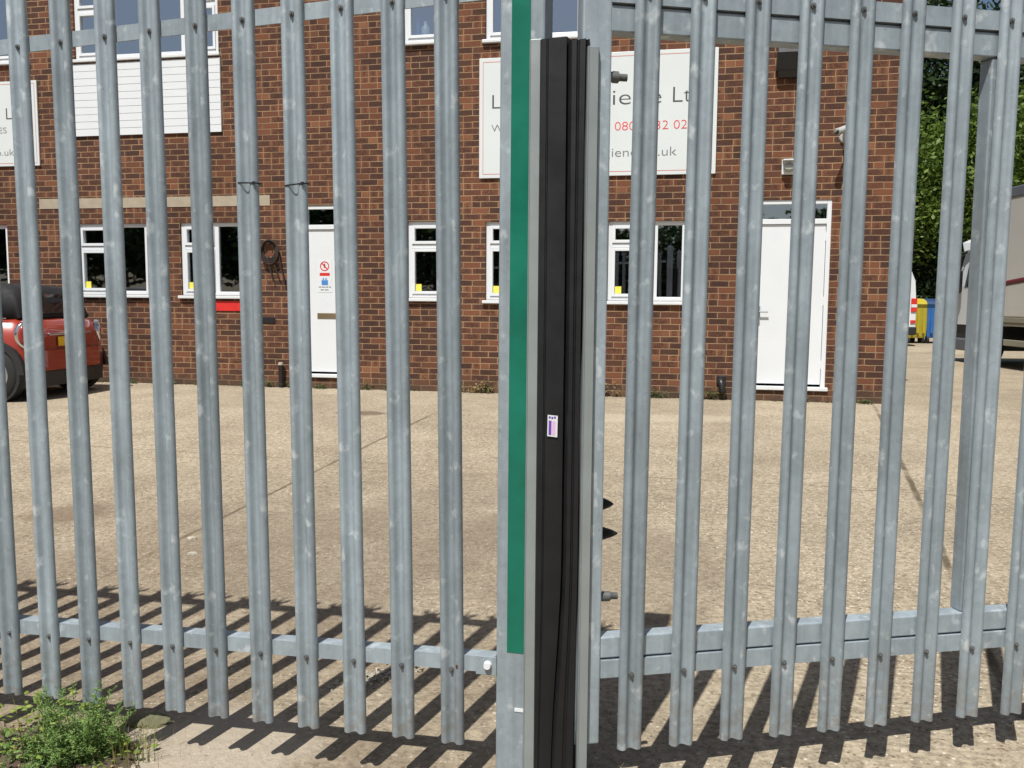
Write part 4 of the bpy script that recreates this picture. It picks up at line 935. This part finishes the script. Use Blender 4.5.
for i in range(80):
    a = rnd.uniform(0, 6.28); r = .10*math.sqrt(rnd.random()); blade(fm, (r*math.cos(a)*1.2, r*math.sin(a)*.7, 0), rnd.uniform(.04, .14), a+rnd.uniform(-.6, .6), rnd.uniform(.01, .06), rnd.uniform(.0008, .0022))
for i in range(18):
    a = rnd.uniform(0, 6.28); r = .09*math.sqrt(rnd.random()); broad(fm, (r*math.cos(a), r*math.sin(a)-.03, .01+.03*rnd.random()), rnd.uniform(.02, .04), a, rnd.uniform(0, .8), .010, rnd)
fm.build('foliage', M['weedy'], w3, fix=False)
fm = MB()
for i in range(55):
    a = rnd.uniform(0, 6.28); r = .16*math.sqrt(rnd.random()); blade(fm, (r*math.cos(a)*1.3, r*math.sin(a)*.7, 0), rnd.uniform(.05, .16), a, rnd.uniform(.0, .05), .0009)
fm.build('dry_stalks', M['straw'], w3, fix=False)
w4 = empty('leafy_weed', gp(-1.58, 2.58)); tag(w4, 'low scrubby green weed in the extreme bottom left corner', 'weed')
fm = MB()
for i in range(120):
    a = rnd.uniform(0, 6.28); r = .16*math.sqrt(rnd.random()); hh_ = rnd.uniform(0, .09); broad(fm, (r*math.cos(a)*1.3, r*math.sin(a), hh_), rnd.uniform(.015, .035), a+rnd.uniform(-1, 1), rnd.uniform(-.1, .9), rnd.uniform(.004, .009), rnd)
for i in range(50):
    a = rnd.uniform(0, 6.28); r = .15*math.sqrt(rnd.random()); feather(fm, (r*math.cos(a)*1.2, r*math.sin(a), 0), rnd.uniform(.03, .09), a, .03, rnd, .025)
fm.build('foliage', M['weed'], w4, fix=False)
# soil patch with crumbs and dead leaves
sp_ = MB(); n = 40; ctr = Vector((-1.62, 2.58, 0))
ringp = []
for k, rr in enumerate((0., .35, .7, .9, 1.)):
    rg = []
    for i in range(n):
        a = 2*math.pi*i/n; q = rr*(1+.10*noise.noise(Vector((math.cos(a)*2, math.sin(a)*2, 1)))+.05*noise.noise(Vector((math.cos(a)*6, math.sin(a)*6, 4))))
        x = ctr.x+.46*q*math.cos(a); y = ctr.y+.36*q*math.sin(a)
        rg.append((x, y, gz(x, y)+(.026*(1-rr**2)+.004 if rr < 1 else -.01)+.006*noise.noise(Vector((x*9, y*9, 0)))))
    ringp.append(rg)
sp_.loft(ringp, False, True, True)
for i in range(900):
    a = rnd.uniform(0, 6.28); r = math.sqrt(rnd.random())*1.02; x = ctr.x+.46*r*math.cos(a); y = ctr.y+.36*r*math.sin(a); s_ = rnd.uniform(.003, .011); z = gz(x, y)+.024*(1-r*r)+.004
    sp_.add([(x+s_*rnd.uniform(-1, 1), y+s_*rnd.uniform(-1, 1), z+s_*rnd.uniform(-.5, 1)) for _ in range(4)], [(0, 1, 2), (0, 2, 3), (0, 3, 1), (1, 3, 2)])
so_ = sp_.build('soil', M['soil'], None, fix=False); struct(so_, 'stuff')
dl = MB()
for i in range(240):
    a = rnd.uniform(0, 6.28); r = math.sqrt(rnd.random())*1.05; x = ctr.x+.46*r*math.cos(a); y = ctr.y+.36*r*math.sin(a); broad(dl, (x, y, gz(x, y)+.03*(1-r*r)+.006), rnd.uniform(.012, .03), rnd.uniform(0, 6.28), rnd.uniform(-.2, .5), rnd.uniform(.003, .008), rnd)
dlo = dl.build('leaf_litter', M['straw'], None, fix=False); struct(dlo, 'stuff')
def stone(x, y, sx_, sy_, sz_, seed, label, mat='stone', rz=0.):
    bm = bmesh.new(); bmesh.ops.create_icosphere(bm, subdivisions=3, radius=1)
    for v in bm.verts:
        k = 1+.25*noise.noise(v.co*1.3+Vector((seed, 0, 0)))+.08*noise.noise(v.co*4+Vector((seed, 0, 0)))
        v.co = Vector((v.co.x*sx_*k, v.co.y*sy_*k, max(-.6, min(.7, v.co.z*k))*sz_))
    me = bpy.data.meshes.new('stone'); bm.to_mesh(me); bm.free(); me.materials.append(M[mat]); o = bpy.data.objects.new('stone', me); COL.objects.link(o); o.location = (x, y, gz(x, y)+sz_*.3); o.rotation_euler = (0, 0, rz)
    return tag(o, label, 'stone')
stone(-1.25, 2.93, .085, .045, .022, 3.3, 'flat greenish stone slab beside the weeds under the fence', 'mossy', -.1)
stone(-1.215, 2.615, .011, .008, .008, 5.1, 'tiny white pebble in front of the grass tuft', 'white')
stone(-1.87, 5.05, .028, .018, .014, 6.1, 'white stone chip on the yard seen through the left pales, rear one', 'stone')
stone(-1.77, 4.78, .030, .018, .014, 7.1, 'white stone chip on the yard seen through the left pales, front one', 'stone')
# broken concrete rubble by the crack, bottom centre-left
rb_ = MB()
for i in range(420):
    x = -.49+rnd.gauss(0, .075); y = 3.27+rnd.gauss(0, .03)+.5*(x+.49); s_ = rnd.uniform(.003, .016); z = gz(x, y)+.002
    rb_.add([(x+s_*rnd.uniform(-1, 1), y+s_*rnd.uniform(-1, 1), z+s_*rnd.uniform(-.4, 1)) for _ in range(4)], [(0, 1, 2), (0, 2, 3), (0, 3, 1), (1, 3, 2)])
struct(rb_.build('gravel', M['stone'], None, fix=False), 'stuff')
cg = MB()
for i in range(2600):
    x = rnd.uniform(-2.2, 2.4); y = rnd.uniform(2.5, 5.6); s_ = rnd.uniform(.002, .006)*(1.6 if rnd.random() < .04 else 1); z = gz(x, y)
    cg.add([(x+s_*rnd.uniform(-1, 1), y+s_*rnd.uniform(-1, 1), z+s_*rnd.uniform(-.3, .8)) for _ in range(4)], [(0, 1, 2), (0, 2, 3), (0, 3, 1), (1, 3, 2)])
struct(cg.build('grit', M['stone'], None, fix=False), 'stuff')
# weeds along the wall foot
spots = [(-9.75, .06, 0, 'tuft of weed at the wall foot right of the red car'), (-9.2, .08, 0, 'small weed at the wall foot under the second left window'), (-8.65, .07, 0, 'small weed at the wall foot just past the red plate'),
         (-8.1, .10, 0, 'low weed at the wall foot under the red plate, nearest the pipe'), (-7.72, .13, 0, 'green weed left of the black pipe stub'), (-7.44, .12, 0, 'green weed right of the black pipe stub'), (-6.98, .08, 0, 'short weed at the step of the left door'),
         (-6.30, .13, 0, 'green weed at the right side of the left door'), (-6.05, .10, 0, 'smaller weed a little right of the left door'), (-4.90, .22, 1, 'tall brown dried weed stalk left of the striped post'), (-4.72, .22, 0, 'tall green weed at the wall just left of the striped post'),
         (-3.22, .30, 1, 'tall dry straw-coloured weed right of the gate stile'), (-2.62, .14, 0, 'small green weed under the window right of the gate stile'), (-1.92, .26, 0, 'dark weed growing round the black pipe end'), (-.95, .05, 0, 'low weed at the right door step'), (-.25, .07, 0, 'small weed at the right corner of the building')]
for X, h, dry, lb in spots:
    h *= .72; e = empty('wall_weed', (0, 0, 0)); fplace(e, X, -.05, 0.); tag(e, lb, 'weed', 'weeds along the wall foot'); e.location.z = gz(e.location.x, e.location.y)
    fm = MB(); n_ = 18 if h > .1 else 11
    for i in range(n_):
        x = rnd.gauss(0, .05+.15*h); y = -abs(rnd.gauss(0, .03)); hh_ = h*rnd.uniform(.35, 1.05); az = rnd.uniform(0, 6.28)
        blade(fm, (x, y, 0), hh_, az, .25*h, .003)
        for _ in range(4): q = rnd.uniform(.2, 1.)*hh_; broad(fm, (x+.01*rnd.gauss(0, 1), y, q), rnd.uniform(.025, .05), rnd.uniform(0, 6.28), rnd.uniform(-.2, .8), .010, rnd)
    fm.build('foliage', M['straw'] if dry else M['dull'], e, fix=False)
stp = MB()
for i in range(2200):                                    # moss and dirt strip in the joint between wall and yard
    X = rnd.uniform(-11.5, -.02); p = Matrix.Rotation(FA, 4, 'Z') @ Vector((X, -abs(rnd.gauss(0, .028)), 0))+FO; s_ = rnd.uniform(.004, .016)
    if noise.noise(Vector((X*1.7, 0, 0))) < -.12: continue
    z = gz(p.x, p.y)
    stp.add([(p.x+s_*rnd.uniform(-1, 1), p.y+s_*rnd.uniform(-1, 1), z+s_*rnd.uniform(-.3, 1.2)) for _ in range(4)], [(0, 1, 2), (0, 2, 3), (0, 3, 1), (1, 3, 2)])
struct(stp.build('moss', leaf_mat('moss', (.05, .045, .025), (.09, .085, .035), (.12, .13, .04)), None, fix=False), 'stuff')

# ------------------------------------------------------------------ light
EL, AZ = 60.5, 25.3
sdir = Vector((-math.sin(R(AZ))*math.cos(R(EL)), -math.cos(R(AZ))*math.cos(R(EL)), math.sin(R(EL))))   # towards the sun
sl = bpy.data.lights.new('sun', 'SUN'); sl.energy = 5.0; sl.angle = R(.5); sl.color = (1., .965, .905)
so2 = bpy.data.objects.new('sun', sl); COL.objects.link(so2); so2.rotation_euler = (-sdir).to_track_quat('-Z', 'Y').to_euler()
wd = bpy.data.worlds.new('World'); sc.world = wd; wd.use_nodes = True; nt = wd.node_tree
sk_ = nt.nodes.new('ShaderNodeTexSky'); sk_.sky_type = 'NISHITA'; sk_.sun_disc = False; sk_.sun_elevation = R(EL); sk_.sun_rotation = math.atan2(sdir.x, sdir.y); sk_.air_density = 1.; sk_.dust_density = 2.6
nt.links.new(sk_.outputs[0], nt.nodes['Background'].inputs[0]); nt.nodes['Background'].inputs[1].default_value = .062
# ------------------------------------------------------------------ camera
f = 880.; vv = Vector(((450-512)/f, (9500-384)/f, 1.)).normalized()
down = vv; fw = Vector((0, 0, 1)); Yc = (fw-down*fw.dot(down)).normalized(); Zc = -down; Xc = Yc.cross(Zc)
Rm = Matrix((Xc, Yc, Zc)).transposed()            # columns: world axes in camera space (x right, y down, z forward)
rows = [Vector(Rm[i]) for i in range(3)]
right, dn_, fwd = rows
cam = bpy.data.cameras.new('camera'); cam.sensor_width = 36; cam.lens = f/1024*36; cam.clip_end = 1500; cam.clip_start = .05
co = bpy.data.objects.new('camera', cam); COL.objects.link(co)
m = Matrix((right, -dn_, -fwd)).transposed().to_4x4(); m.translation = Vector((0, 0, H)); co.matrix_world = m
sc.camera = co
sc.view_settings.view_transform = 'Standard'; sc.view_settings.look = 'None'; sc.view_settings.gamma = 1; sc.view_settings.exposure = .22; sc.view_settings.use_curve_mapping = False
